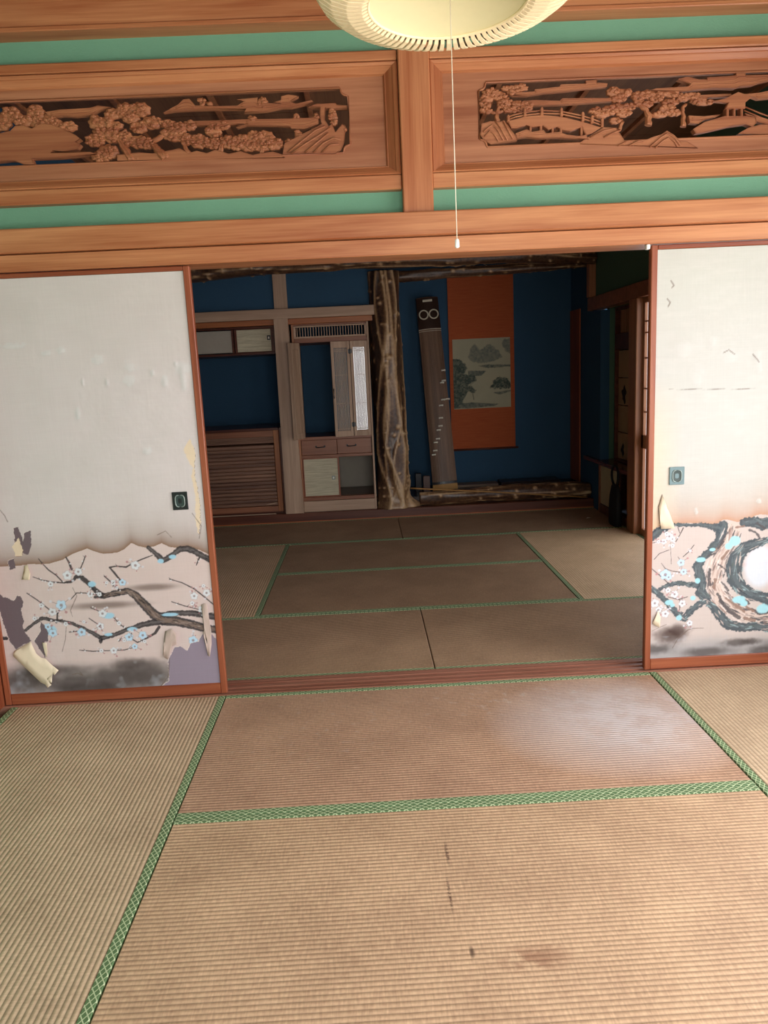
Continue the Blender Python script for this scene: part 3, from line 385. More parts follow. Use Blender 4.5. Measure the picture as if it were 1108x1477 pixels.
# raised wooden step along the far end
struct('trim_15', MB().bbox(-1.9, 1.80, 3.602, 3.72, -.05, .083, .004), W_DARK)
struct('trim_16', MB().bbox(-1.9, 1.80, 3.594, 3.6015, -.05, .012, .002), wood('orange_edge_strip', '8c4a2a', 'b46a3e', 'x', .4))
struct('floor_alcove', MB().box(.02, 1.80, 3.72, FAR_Y, -.05, .163), wood('dark_alcove_board', '2a1c1c', '45302a', 'x', .25))
struct('floor_shelf_bay', MB().box(-1.9, .02, 3.72, FAR_Y, -.05, .083), W_DARK)
# lintels over the shelf bay and the display cabinet
struct('trim_17', MB().bbox(-1.9, -.12, 3.60, 3.68, 1.800, 1.884, .003), W_PALEX)
struct('trim_18', MB().bbox(-1.9, -.12, 3.63, 3.69, 1.752, 1.799, .003), wood('orange_brown_rail', '8a4c2c', 'b8703e', 'x', .4))
struct('wall_shelf_upper', MB().box(-1.9, -.06, 3.665, 3.70, 1.884, 2.62), P_BLUE)
struct('trim_19', MB().bbox(-.990, -.873, 3.64, 3.664, 1.884, 2.45, .003), W_PALE)
mb = MB(); mb.add([(-1.008, 3.60, .083), (-.845, 3.60, .083), (-.845, 3.70, .083), (-1.008, 3.70, .083), (-.998, 3.60, 1.80), (-.878, 3.60, 1.80), (-.878, 3.70, 1.80), (-.998, 3.70, 1.80)],
    [(0, 3, 2, 1), (4, 5, 6, 7), (0, 1, 5, 4), (1, 2, 6, 5), (2, 3, 7, 6), (3, 0, 4, 7)])
struct('trim_20', mb, W_PALE)
struct('wall_bay_divider', MB().box(-1.00, -.90, 3.70, FAR_Y, .083, 2.3), P_BLUE)
struct('trim_21', MB().bbox(-1.03, -1.009, 3.66, 3.72, .083, .86, .002), W_DARK)
struct('wall_cabinet_divider', MB().box(-.155, -.03, 3.88, FAR_Y, .083, 2.62), P_BLUE)

# ================================================================ tatami
W_NEAR = weave('woven_rush_near', 'aa886c', 'd8b696')
W_NEARL = weave('woven_rush_near_lengthwise_sheen', 'b09478', 'dcbf9e')  # lighter copy of the weave: directional rush sheen put into the colour
W_DUST = weave('woven_rush_dusty', 'a47e66', 'd0a688', [(.62, .02, .50, .42, (.66, .58, .58, 1), .55, 1.6, .22), (.70, .05, .35, .3, (.70, .64, .64, 1), .4, 9, .42), (.45, .25, .8, .2, (.66, .6, .56, 1), .35, 22, .56), (-.5, .1, .6, .4, (.66, .6, .56, 1), .18, 30, .58)])
W_STAIN = weave('woven_rush_stained', 'ac896c', 'dcb692', [(-.092, .205, .0065, .060, (.07, .025, .02, 1), .95, -85, .40), (-.104, .04, .0055, .080, (.07, .025, .02, 1), .95, -85, .43), (.06, -.19, .10, .05, (.18, .06, .03, 1), .6, 14, .42), (-.075, -.16, .007, .022, (.06, .03, .02, 1), .9, 60, .3)])
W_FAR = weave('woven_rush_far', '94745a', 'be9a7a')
W_FARL = weave('woven_rush_far_lengthwise_sheen', 'c29e76', 'eccaa4')  # far weave lightened: sheen of the turned ribs painted into its colour
def mat_thing(label, cx, cy, along, mat, L=1.8, W=.9, group=None):
    t = thing('tatami_mat', label, 'mat', (0, 0, 0), group)
    hx, hy = L/2-.002, W/2-.0015; z1 = 0.0
    MB().bbox(-hx, hx, -hy+.027, hy-.027, -.054, z1, .003).build('woven_surface', mat, t)
    MB().bbox(-hx, hx, -hy, -hy+.0268, -.054, z1+.0012, .002).build('cloth_border', M_BORDER, t)
    MB().bbox(-hx, hx, hy-.0268, hy, -.054, z1+.0012, .002).build('cloth_border', M_BORDER, t)
    t.location = (cx, cy, 0)
    if along == 'y': t.rotation_euler.z = PI/2
    return t
T = -.152
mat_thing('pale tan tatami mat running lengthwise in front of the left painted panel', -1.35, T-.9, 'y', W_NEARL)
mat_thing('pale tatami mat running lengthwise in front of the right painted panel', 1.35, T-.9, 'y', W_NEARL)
mat_thing('tatami mat with a pale dusty patch, lying along the wooden threshold', 0, T-.45, 'x', W_DUST)
mat_thing('tatami mat with a dashed dark mark and a rusty stain, nearest to the viewer', 0, T-1.35, 'x', W_STAIN)
for i, (x, y) in enumerate(((-.9, T-2.25), (.9, T-2.25), (-.9, T-3.15), (.9, T-3.15))):
    mat_thing(('tatami mat behind the viewer by the left wall', 'tatami mat behind the viewer by the side windows', 'tatami mat behind the viewer in the left rear corner', 'tatami mat behind the viewer at the garden doors')[i], x, y, 'x', W_NEAR)
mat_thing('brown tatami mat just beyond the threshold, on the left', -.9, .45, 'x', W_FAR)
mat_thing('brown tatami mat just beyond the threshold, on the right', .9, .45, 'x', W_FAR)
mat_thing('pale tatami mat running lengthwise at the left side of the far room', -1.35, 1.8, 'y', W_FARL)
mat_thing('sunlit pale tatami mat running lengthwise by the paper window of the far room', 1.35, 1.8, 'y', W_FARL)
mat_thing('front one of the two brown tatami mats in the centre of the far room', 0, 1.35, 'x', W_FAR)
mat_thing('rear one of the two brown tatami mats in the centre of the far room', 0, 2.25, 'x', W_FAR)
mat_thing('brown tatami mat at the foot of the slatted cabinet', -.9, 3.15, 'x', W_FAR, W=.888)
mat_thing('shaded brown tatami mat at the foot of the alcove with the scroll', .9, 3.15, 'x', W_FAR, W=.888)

# ================================================================ carved transoms
def face_mb(pts, y, mb, depth=.016, bev=.0022):
    """an outline (x, z in mm) cut as a plate with rounded front edges"""
    bm = bmesh.new()
    q = []
    for p in pts:
        if not q or (p[0]-q[-1][0])**2+(p[1]-q[-1][1])**2 > 1.2: q.append(p)
    vs = [bm.verts.new((p[0]/1000, y, p[1]/1000)) for p in q]
    f = bm.faces.new(vs)
    r = bmesh.ops.extrude_face_region(bm, geom=[f]); nv = [v for v in r['geom'] if isinstance(v, bmesh.types.BMVert)]
    for v in nv: v.co.y += depth
    fe = [e_ for e_ in bm.edges if abs(e_.verts[0].co.y-y) < 1e-6 and abs(e_.verts[1].co.y-y) < 1e-6]
    try: bmesh.ops.bevel(bm, geom=fe, offset=bev, segments=2, affect='EDGES', clamp_overlap=True)
    except Exception: pass
    bmesh.ops.triangulate(bm, faces=[f_ for f_ in bm.faces if len(f_.verts) > 4])
    bm.verts.index_update()
    mb.add([v.co[:] for v in bm.verts], [[v.index for v in f_.verts] for f_ in bm.faces]); bm.free()
def dome(mb, x, z, a, b, y, h, lobes=7, seg=18, ph=0):
    vs = []; rings = ((1.0, 0), (.93, .45), (.66, .85), (.3, 1.0))
    for rr, hh in rings:
        for k in range(seg):
            t = 2*PI*k/seg; lob = 1+.10*math.cos(lobes*t+ph)
            vs.append((x+a*rr*lob*math.cos(t), y-h*hh*(1+.15*math.cos(lobes*t+ph)), z+b*rr*lob*math.sin(t)))
    vs.append((x, y-h, z)); n = seg
    fs = [(i*n+k, i*n+(k+1) % n, (i+1)*n+(k+1) % n, (i+1)*n+k) for i in range(3) for k in range(n)]
    fs += [(3*n+k, 3*n+(k+1) % n, 4*n) for k in range(n)]
    vs += [(v[0], y+.012, v[2]) for v in vs[:n]]; m = len(vs)-n
    fs += [(k, m+k, m+(k+1) % n, (k+1) % n) for k in range(n)]
    mb.add(vs, fs, True)
def carve_items(items, par):
    rnd = random.Random(3)
    for kind, name, d, data in items:
        y = -.117+.0028*d; mb = MB()
        if kind == 'poly':
            face_mb(data, y, mb, depth=-.078-y if d > 2 else .02)
            if name in ('cloud_band', 'ground', 'mountain', 'rock'):
                lp_ = [(p[0]/1000, y+.0006, p[1]/1000) for p in data]; mb.tube(lp_+[lp_[0]], .0013, 5, False)
            if name == 'cloud_band':      # engraved drift lines, following each band
                xs_ = [p[0] for p in data]; runs = {.34: [], .68: []}
                for xx in np.arange(min(xs_)+12, max(xs_)-10, 9):
                    cz = sorted(p[1]+(q_[1]-p[1])*(xx-p[0])/(q_[0]-p[0]) for p, q_ in zip(data, data[1:]+data[:1]) if (p[0] > xx) != (q_[0] > xx))
                    for fr in runs:
                        ok = len(cz) >= 2 and cz[1]-cz[0] > 13
                        if ok: runs[fr].append((xx/1000, y, (cz[0]+(cz[1]-cz[0])*fr)/1000))
                        if (not ok or xx > max(xs_)-20) and len(runs[fr]) > 3: mb.tube(runs[fr], .0016, 5); runs[fr] = []
                        elif not ok: runs[fr] = []
        elif kind == 'stroke':
            if name in ('ridge', 'bridge_rail'):
                mb.tube([(p[0]/1000, y+(.002 if name == 'ridge' else .006), p[1]/1000) for p in data], [max(p[2], 1.6)/1000*1.0 for p in data], 6)
            else:
                pts = []; rad = []
                for i in range(len(data)-1):
                    for s_ in range(4):
                        t = s_/4; wv = math.sin((i*4+s_)*1.9)*.0016
                        pts.append(((data[i][0]*(1-t)+data[i+1][0]*t)/1000+wv, y+.006, (data[i][1]*(1-t)+data[i+1][1]*t)/1000)); rad.append((data[i][2]*(1-t)+data[i+1][2]*t)/1000*(.85+.25*rnd.random()))
                mb.tube(pts, rad, 8)
                for off in (-.4, .4):   # bark ridges
                    mb.tube([(p[0]+off*r, p[1]-r*.75, p[2]) for p, r in zip(pts, rad)], [r*.28 for r in rad], 5)
        else:
            for (x, z, a, b) in data:
                a, b, x, z = a/1000, b/1000, x/1000, z/1000
                dome(mb, x, z, a, b, -.096, .005, 8, 24, rnd.random()*6)
                m_ = max(4, int(a*b/.0065**2*.9))
                for k in range(min(m_, 26)):          # overlapping needle fans of uneven size
                    u = rnd.random()*2*PI; q = math.sqrt(rnd.random())*.86; s_ = rnd.uniform(.0055, .0115)
                    dome(mb, x+a*q*math.cos(u), z+b*q*math.sin(u), s_, s_*rnd.uniform(.45, .8), -.1005, rnd.uniform(.002, .008), 4, 12, rnd.random()*6)
        o = mb.build(name, W_CARVE, par)
def transom(label, x0, x1, hx0, hx1, items, hz0=2.133, hz1=2.360):
    t = thing('carved_transom', label, 'transom', ((x0+x1)/2, -.1, 2.04))
    # mitred moulding in steps
    prof = [(0, -.136), (.006, -.140), (.018, -.134), (.020, -.128), (.044, -.112), (.048, -.112), (.054, -.100)]
    for side in range(4):
        mb = MB(); vs = []
        for i, (d, y) in enumerate(prof):
            dz = d*.72
            c = [(x0+d, y, 2.042+dz), (x1-d, y, 2.042+dz), (x1-d, y, 2.434-dz), (x0+d, y, 2.434-dz)]
            vs += [c[side], c[(side+1) % 4]]
        fs = [(2*i, 2*i+1, 2*i+3, 2*i+2) for i in range(len(prof)-1)]
        n = len(vs); vs += [(v[0], -.08, v[2]) for v in vs[:2]+vs[-2:]]
        fs += [(0, 1, n+1, n), (n-4+2, n-4+3, n+3, n+2)] if False else [(0, 1, n+1, n)]
        mb.add(vs, fs).build('moulding', W_FRAME if side % 2 == 0 else W_FRAMEZ, t)
    # board with a notched opening
    n = .030
    def arc(cx, cz, a0, a1, k=5): return [(cx+n*.62*math.cos(a0+(a1-a0)*i/k), cz+n*.62*math.sin(a0+(a1-a0)*i/k)) for i in range(k+1)]
    hole = []
    hole += [(hx0+n, hz0)]; hole += [(hx1-n, hz0)] + arc(hx1-n*.25, hz0+n*.25, PI, PI/2) + [(hx1, hz0+n)]
    hole += [(hx1, hz1-n)] + arc(hx1-n*.25, hz1-n*.25, -PI/2, -PI) + [(hx1-n, hz1)]
    hole += [(hx0+n, hz1)] + arc(hx0+n*.25, hz1-n*.25, 0, -PI/2) + [(hx0, hz1-n)]
    hole += [(hx0, hz0+n)] + arc(hx0+n*.25, hz0+n*.25, PI/2, 0)
    bm = bmesh.new()
    B0 = [(x0+.05, 2.075), (x1-.05, 2.075), (x1-.05, 2.402), (x0+.05, 2.402)]
    for loop in (B0, hole):
        vv = [bm.verts.new((p[0], -.101, p[1])) for p in loop]
        for i in range(len(vv)): bm.edges.new((vv[i], vv[(i+1) % len(vv)]))
    bmesh.ops.triangle_fill(bm, edges=list(bm.edges), use_beauty=True)
    r = bmesh.ops.extrude_face_region(bm, geom=list(bm.faces))
    for v in r['geom']:
        if isinstance(v, bmesh.types.BMVert): v.co.y += .024
    bm.verts.index_update(); mb = MB(); mb.add([v.co[:] for v in bm.verts], [[v.index for v in f.verts] for f in bm.faces]); bm.free()
    mb.build('carved_board', W_BOARD, t)
    mb = MB(); hp = [(p[0], -.1015, p[1]) for p in hole]; hp.append(hp[0]); mb.tube(hp, .0042, 6, False); mb.build('rounded_rim', W_CARVE, t)
    carve_items(items, t)
    return t
transom('wooden transom carved with pines, a rocky mound and drifting clouds, above the left panel', -1.86, -.072, -1.63, -.258, CARVE_LEFT)
transom('wooden transom carved with an arched bridge, pines and a small pavilion', .045, 1.86, .232, 1.63, CARVE_RIGHT)

# ================================================================ painted sliding panels
def seg_dist(X, Z, pts):
    """signed distance (mm) to a stroke with radius per point"""
    best = np.full(X.shape, 1e9)
    if len(pts) == 1: return np.hypot(X-pts[0][0], Z-pts[0][1])-pts[0][2]
    for a, b in zip(pts[:-1], pts[1:]):
        dx, dz = b[0]-a[0], b[1]-a[1]; L2 = dx*dx+dz*dz+1e-9
        t = np.clip(((X-a[0])*dx+(Z-a[1])*dz)/L2, 0, 1)
        best = np.minimum(best, np.hypot(X-a[0]-t*dx, Z-a[1]-t*dz)-(a[2]+(b[2]-a[2])*t))
    return best
def inside(X, Z, poly):
    r = np.zeros(X.shape, bool); n = len(poly)
    for i in range(n):
        x1, z1 = poly[i]; x2, z2 = poly[(i+1) % n]
        if z1 == z2: continue
        c = ((z1 > Z) != (z2 > Z)) & (X < (x2-x1)*(Z-z1)/(z2-z1)+x1); r ^= c
    return r
def vnoise(X, Z, s, seed):
    r = np.random.RandomState(seed); G = r.rand(96, 96); u = X/s+500; v = Z/s+500
    iu = np.floor(u).astype(int); iv = np.floor(v).astype(int); fu = u-iu; fv = v-iv; fu = fu*fu*(3-2*fu); fv = fv*fv*(3-2*fv)
    g_ = lambda a, b: G[a % 96, b % 96]
    return (g_(iu, iv)*(1-fu)+g_(iu+1, iv)*fu)*(1-fv)+(g_(iu, iv+1)*(1-fu)+g_(iu+1, iv+1)*fu)*fv
def fbm(X, Z, s, seed): return .5*vnoise(X, Z, s, seed)+.3*vnoise(X, Z, s/2.1, seed+1)+.2*vnoise(X, Z, s/4.3, seed+2)
class Paint:
    def __init__(s, X, Z, col): s.X, s.Z = X, Z; s.c = np.zeros(X.shape+(3,)); s.c[:] = lin(col)
    def over(s, m, col): s.c += (lin(col)-s.c)*np.asarray(m)[..., None]
    def win(s, pts, pad):
        p = np.array([q[:2] for q in pts]); return (slice(None),)+tuple() if False else ((s.X[0] > p[:, 0].min()-pad) & (s.X[0] < p[:, 0].max()+pad), (s.Z[:, 0] > p[:, 1].min()-pad) & (s.Z[:, 0] < p[:, 1].max()+pad))
    def sub_(s, pts, pad):
        mx, mz = s.win(pts, pad); ix = np.where(mx)[0]; iz = np.where(mz)[0]
        if len(ix) < 2 or len(iz) < 2: return None
        return slice(iz[0], iz[-1]+1), slice(ix[0], ix[-1]+1)
    def stroke(s, pts, col, a=1, soft=1.6, rough=0, seed=1, k=1.0):
        w_ = s.sub_(pts, max(p[2] for p in pts)+8)
        if w_ is None: return
        X, Z = s.X[w_], s.Z[w_]; d = seg_dist(X, Z, [(p[0], p[1], p[2]*k) for p in pts])
        if rough: d = d+(fbm(X, Z, 9, seed)-.5)*rough
        m = np.clip(.5-d/soft, 0, 1)*a; s.c[w_] += (lin(col)-s.c[w_])*m[..., None]
    def blob(s, x, z, a, b, col, al=1, soft=.5, nz=0, seed=1, pw=1):
        w_ = s.sub_([(x-a*1.6, z-b*1.6), (x+a*1.6, z+b*1.6)], 4)
        if w_ is None: return
        X, Z = s.X[w_], s.Z[w_]; d = np.hypot((X-x)/a, (Z-z)/b)
        if nz: d = d+(fbm(X, Z, (a+b)/2*.9, seed)-.5)*nz
        m = np.clip((1+soft/2-d)/soft, 0, 1); m = m*m*(3-2*m)*al; s.c[w_] += (lin(col)-s.c[w_])*m[..., None]
    def poly(s, pts, col, a=1, nz=0, seed=1):
        w_ = s.sub_(pts, 6)
        if w_ is None: return
        X, Z = s.X[w_], s.Z[w_]
        if nz: X = X+(fbm(X, Z, 12, seed)-.5)*nz; Z = Z+(fbm(s.X[w_], Z, 12, seed+7)-.5)*nz
        m = inside(X, Z, pts)*a; s.c[w_] += (lin(col)-s.c[w_])*m[..., None]
    def flecks(s, path, n, cols, seed, wmax=3.2, spread=.8):
        q = random.Random(seed)
        for k in range(n):
            i = q.randrange(len(path)-1); t = q.random(); a, b2 = path[i], path[i+1]
            dx, dz = b2[0]-a[0], b2[1]-a[1]; L = math.hypot(dx, dz)+1e-6; dx /= L; dz /= L
            r = a[2]*(1-t)+b2[2]*t; o = q.uniform(-spread, spread)*r; x = a[0]+dx*L*t-dz*o; z = a[1]+dz*L*t+dx*o; l = q.uniform(.25, .9)*r
            w_ = q.uniform(.8, wmax); j = q.uniform(-.35, .35)
            s.stroke([(x-dx*l, z-dz*l, w_*.4), (x+dz*j*l*.3, z-dx*j*l*.3, w_), (x+dx*l+dz*j*l, z+dz*l-dx*j*l, w_*.4)], q.choice(cols), q.uniform(.5, .95), 1.6, 3, seed+k)
    def blossom(s, x, z, r, blue, seed):
        q = random.Random(seed)
        for k in range(3):
            t = q.random()*2*PI; l = r*q.uniform(1.3, 2.2); x2, z2 = x+l*math.cos(t), z+l*math.sin(t)
            s.stroke([(x, z, 1.1), (x2, z2, .7)], (84, 66, 70), .8, 1.6)
            s.blob(x2, z2, r*.22+1, r*.2+1, (214, 208, 216) if q.random() < .6 else (182, 128, 132), .85, .6); a0 = q.random()*6; col = (188, 216, 238) if blue else (222, 222, 228)
        for k in range(5):
            t = a0+2*PI*k/5; s.blob(x+r*.55*math.cos(t), z+r*.55*math.sin(t), r*.50, r*.50, (140, 124, 132), .42, .5)
        for k in range(5):
            t = a0+2*PI*k/5; s.blob(x+r*.55*math.cos(t), z+r*.55*math.sin(t), r*.42, r*.42, col, .88, .5, .5, seed+k)
        s.blob(x, z, r*.3, r*.3, (150, 130, 130), .8, .6)
        if q.random() < .6:
            t = q.random()*6; s.blob(x+r*1.2*math.cos(t), z+r*1.2*math.sin(t), 2.4, 2.2, (170, 100, 105), .9, .5)

def paint_panel(D, X, Z, side):
    left = side == 'l'
    P = Paint(X, Z, (214, 203, 203) if left else (191, 189, 184))
    # upper part: aged off-white paper, a little warmer and greyer by zone
    P.over(np.clip((Z-1300)/500, 0, 1)*.5, (204, 198, 190) if left else (198, 199, 186))
    P.over((fbm(X, Z, 160, 11)-.35).clip(0, 1)*.35, (190, 182, 176))
    P.over((fbm(X, Z*3, 60, 15)-.45).clip(0, 1)*.3, (222, 216, 212))
    ed = sorted(D['edge']); ex = [p[0] for p in ed]; ez = [p[1] for p in ed]
    E_ = np.interp(X, ex, ez); above = Z > E_
    low = (212, 190, 186) if left else (196, 180, 174)
    P.over(~above*1.0, low)
    P.over(~above*(fbm(X, Z, 90, 21)-.3).clip(0, 1)*.6, (220, 203, 200) if left else (204, 190, 186))
    hgt = 75 if left else 85
    gcol = (134, 98, 74) if left else (186, 138, 112)
    gm = above*np.exp(-((Z-E_)/(hgt*.75)).clip(0, 50))*.95
    P.over(gm, gcol)
    if not left: P.over(above*np.clip((1030-X)/130, 0, 1)*np.clip((1250-Z)/300, 0, 1)*.55, (222, 196, 160))
    for x, z, a, b in D['smoke']: P.blob(x, z, a, b*1.3, (112, 92, 84) if left else (190, 140, 128), .75, 1.4, .3, 31)
    for i, q in enumerate(D.get('white', [])):
        for x, z, a, b in q: P.blob(x, z, a, b, (206, 209, 218), .9, .5)
    # dark smoky ground at the foot
    zt = 190 if left else 150
    P.over(np.clip((zt-Z+30*(fbm(X, Z, 120, 5)-.5))/60, 0, 1)*.75, (136, 128, 126) if left else (150, 148, 150))
    for i, (x, z, a, b) in enumerate(D['dark']): P.blob(x, z, a, b, (66, 56, 54) if (left or i > 1) else (58, 34, 28), .75, 1.3, .8, 40+i)
    P.over(((Z < zt)*1.0)*(fbm(X, Z, 70, 77)-.62).clip(0, 1)*2.0, (176, 178, 186))
    return P
def paint_tree(P, D, left):
    if left:
        for i, s_ in enumerate(D['big']):
            P.stroke(s_, (58, 52, 54), .95, 2.5, 7, 60+i, 1.0)
        for i in (0,): P.stroke(D['big'][i], (134, 112, 102), .85, 3, 9, 70, .52)
        for i in (1, 2, 5): P.stroke(D['big'][i], (120, 112, 112), .55, 2, 8, 71+i, .30)
        for i, s_ in enumerate(D['big']): P.flecks(s_, 26, [(40, 36, 40), (96, 88, 92), (30, 28, 30)], 600+40*i, 2.2, 1.05)
        P.flecks(D['big'][0], 70, [(60, 50, 48), (166, 146, 138), (100, 84, 76), (40, 36, 38)], 900, 2.6, .7)
        for i, s_ in enumerate(D['twig']): P.stroke(s_, (62, 54, 56), .95, 1.8, 1.5, 80+i, .85)
    else:
        for s_ in D['body']: P.stroke(s_, (204, 182, 172), 1, 3, 14, 51, 1.05)
        for i, s_ in enumerate(D['big']): P.stroke(s_, (72, 80, 86), .96, 2.5, 14, 60+i, 1.0)
        for i, s_ in enumerate(D['big']): P.stroke([(p[0]+2, p[1]+2, p[2]) for p in s_], (104, 112, 116), .5, 5, 22, 160+i, .35)
        for s_ in D['body']: P.stroke(s_, (204, 182, 172), 1, 3, 22, 52, .70)
        for i, s_ in enumerate(D['big']): P.flecks(s_, 34, [(96, 106, 112), (56, 62, 68), (120, 128, 130), (88, 96, 92)], 700+50*i, 4, .8)
        for s_ in D['body']: P.flecks(s_, 300, [(84, 78, 82), (140, 112, 102), (224, 208, 202), (70, 72, 78), (176, 150, 142)], 1200, 5, 1.3)
        for i in (4, 3): P.flecks(D['big'][i], 60, [(206, 186, 178), (150, 168, 170)], 1600+i, 3.4, 1.1)
        for i, s_ in enumerate(D['streak']): P.stroke(s_, (84, 78, 80) if i % 3 else (140, 112, 100), .9, 2, 9, 90+i, .85)
        for i, s_ in enumerate(D['twig']): P.stroke(s_, (70, 58, 60), .95, 1.5, 1.2, 80+i, .7)
    for i, (x, z, a, b) in enumerate(D['blue']): P.blob(x, z, a, b, (164, 204, 226) if left else (160, 206, 216), .95, .35, .4, 100+i)
    for i, (x, z, a, bl) in enumerate(D['bloss']): P.blossom(x, z, a, bl > .1, 200+i)
    if left:
        q = random.Random(5)
        for s_ in D['twig']:
            for k in range(3):
                i = q.randrange(len(s_)-1); t = q.random(); x = s_[i][0]*(1-t)+s_[i+1][0]*t; z = s_[i][1]*(1-t)+s_[i+1][1]*t
                P.stroke([(x, z, 1.4), (x+q.uniform(-9, 9), z+q.uniform(2, 10), .7)], (66, 54, 56), .9, 1.5)
                P.blob(x+q.uniform(-8, 8), z+q.uniform(-6, 6), 3, 3, (176, 128, 130) if q.random() < .4 else (226, 222, 226), .85, .4)
    for i, p in enumerate(D['under']):
        P.poly([(x-1.5, z+1.5) for x, z in p], (228, 214, 206), .8, 7, 300+i)
        P.poly(p, (112, 96, 102) if i < 4 else (146, 131, 146), 1, 7, 300+i)
    for i, p in enumerate(D['beige']):
        P.poly([(x+1, z-2) for x, z in p], (150, 116, 92), .8, 8, 320+i); P.poly(p, (228, 206, 180), 1, 8, 320+i)
    for i, (x, z, a, b) in enumerate(D['stain']):
        P.blob(x+1, z-2, a, b, (172, 164, 160), .3, .6, 1.6, 340+i); P.blob(x, z, a, b, (224, 221, 222) if left else (204, 202, 198), .5, .8, 1.6, 340+i)
    for i, s_ in enumerate(D['crack']): P.stroke([(x, z, max(r, .8)) for x, z, r in s_], (110, 92, 82), .7, 1.6, 2, 360+i)
def grid_obj(name, xs, zs, y, C, mat, parent, relief=None):
    nx, nz_ = len(xs), len(zs); X, Z = np.meshgrid(xs/1000, zs/1000)
    Y = np.full(X.shape, y)
    if relief is not None: Y = Y+relief
    co = np.stack([X, Y, Z], -1).reshape(-1, 3).astype(np.float32)
    i = (np.arange(nz_-1)[:, None]*nx+np.arange(nx-1)[None]).ravel()
    q = np.stack([i, i+1, i+nx+1, i+nx], -1).astype(np.int32)
    me = bpy.data.meshes.new(name); me.vertices.add(len(co)); me.vertices.foreach_set('co', co.ravel())
    me.loops.add(q.size); me.loops.foreach_set('vertex_index', q.ravel()); me.polygons.add(len(q))
    me.polygons.foreach_set('loop_start', np.arange(0, q.size, 4, dtype=np.int32)); me.polygons.foreach_set('loop_total', np.full(len(q), 4, np.int32))
    me.update(calc_edges=True); me.validate()
    at = me.color_attributes.new('paint', 'FLOAT_COLOR', 'POINT'); c4 = np.ones((len(co), 4), np.float32); c4[:, :3] = np.clip(C.reshape(-1, 3), 0, 1); at.data.foreach_set('color', c4.ravel())
    me.polygons.foreach_set('use_smooth', np.ones(len(q), bool))
    me.materials.append(mat); o = bpy.data.objects.new(name, me); COL.objects.link(o); o.parent = parent
    o.location = tuple(-np.array(parent.get('base', (0, 0, 0)))); return o
def flap_mesh(name, pts, y, par, mat, hinge=(0, -1), lift=.16, cap=.022, curl=0):
    P_ = [Vector((p[0]/1000, 0, p[1]/1000)) for p in pts]; a, b = P_[hinge[0]], P_[hinge[1]]; d = (b-a).normalized()
    bm = bmesh.new(); vs = [bm.verts.new(p) for p in P_]; bm.faces.new(vs); bmesh.ops.triangulate(bm, faces=list(bm.faces))
    bmesh.ops.subdivide_edges(bm, edges=list(bm.edges), cuts=2, use_grid_fill=True)
    bmesh.ops.triangulate(bm, faces=list(bm.faces))
    for v in bm.verts:
        w_ = v.co-a; dist = (w_-d*w_.dot(d)).length
        v.co.y = y-.0015-min(cap, .004+dist*lift*.5)*(1 if dist > .001 else .2)+.0008*math.sin(v.co.x*90)*math.cos(v.co.z*70)
    bm.verts.index_update(); mb = MB(); mb.add([v.co[:] for v in bm.verts], [[v.index for v in f.verts] for f in bm.faces], True); bm.free()
    o = mb.build(name, mat, par); m = o.modifiers.new('thickness', 'SOLIDIFY'); m.thickness = .0007; return o
def sliding_panel(label, x0, x1, D, side):
    t = thing('painted_sliding_panel', label, 'sliding door', ((x0+x1)/2, -.14, 0)); z0, z1 = .006, 1.744; s_ = .025; fy = -.144
    MB().box(x0+.004, x1-.004, -.133, -.117, z0+.01, z1-.004).build('core_board', M_GREYP, t)
    for a, b in ((x0, x0+s_), (x1-s_, x1)): MB().bbox(a, b, fy, -.114, z0, z1, .003).build('frame_stile', W_LACQ, t)
    MB().bbox(x0+s_, x1-s_, fy+.001, -.115, z0, .053, .003).build('frame_rail', W_LACQX, t); MB().bbox(x0+s_, x1-s_, fy+.001, -.115, 1.727, z1, .003).build('frame_rail', W_LACQX, t)
    xs = np.arange((x0+s_)*1000, (x1-s_)*1000+1, 2.1); zs = np.concatenate([np.arange(53, 830, 2.1), np.arange(830, 1730, 4.5)]); X, Z = np.meshgrid(xs, zs)
    P_ = paint_panel(D, X, Z, side); paint_tree(P_, D, side == 'l')
    rel = -(fbm(X, Z, 240, 400)-.5)*.004-(fbm(X, Z, 38, 410)-.5)*.0012*(fbm(X, Z, 300, 9) > .5)
    for (x, z, a, b) in D['stain']: rel -= .0022*np.exp(-(((X-x)/a)**2+((Z-z)/b)**2))
    pp = grid_obj('painted_paper', xs, zs, -.1365, P_.c, M_PAINT, t, rel)
    for nm, pts in D['flaps']:
        m_ = M_FLAP if 'curl' not in nm else M_CURL
        flap_mesh(nm, pts, -.138, t, m_, cap=.024 if 'flap' in nm else .010)
    # recessed finger pull
    cx = -1.017 if side == 'l' else 1.005; w_ = .031
    pm = M_BLACK if side == 'l' else M_TEAL
    h = MB().bbox(cx-w_, cx+w_, -.1425, -.1375, .838-w_*1.18, .838+w_*1.18, .0015).build('finger_pull', pm, t)
    mb = MB(); mb2 = MB(); n = 24; o_ = []; 
    pts = [(cx+.0185*math.copysign(abs(math.cos(2*PI*k/n))**.6, math.cos(2*PI*k/n)), -.1432, .838+.024*math.copysign(abs(math.sin(2*PI*k/n))**.6, math.sin(2*PI*k/n))) for k in range(n+1)]
    mb.tube(pts, .0025, 6, False).build('pull_rim', M_GREYM, h)
    mb2.add([(cx, -.1422+.0, .838)]+[(p[0], -.1429, p[2]) for p in pts[:-1]], [(0, k+1, (k+1) % n+1) for k in range(n)]).build('pull_cup', M_CUP, h)
    return t
M_GREYM = plain('worn_grey_metal', '8a9692', .35, .15, spec=.6, metal=.3); M_CUP = plain('dark_green_grey_enamel', '3c4846', .25, .2)
sliding_panel('cream painted sliding panel with a torn plum branch picture, left of the opening', -1.826, -.897, PAINT_LEFT, 'l')
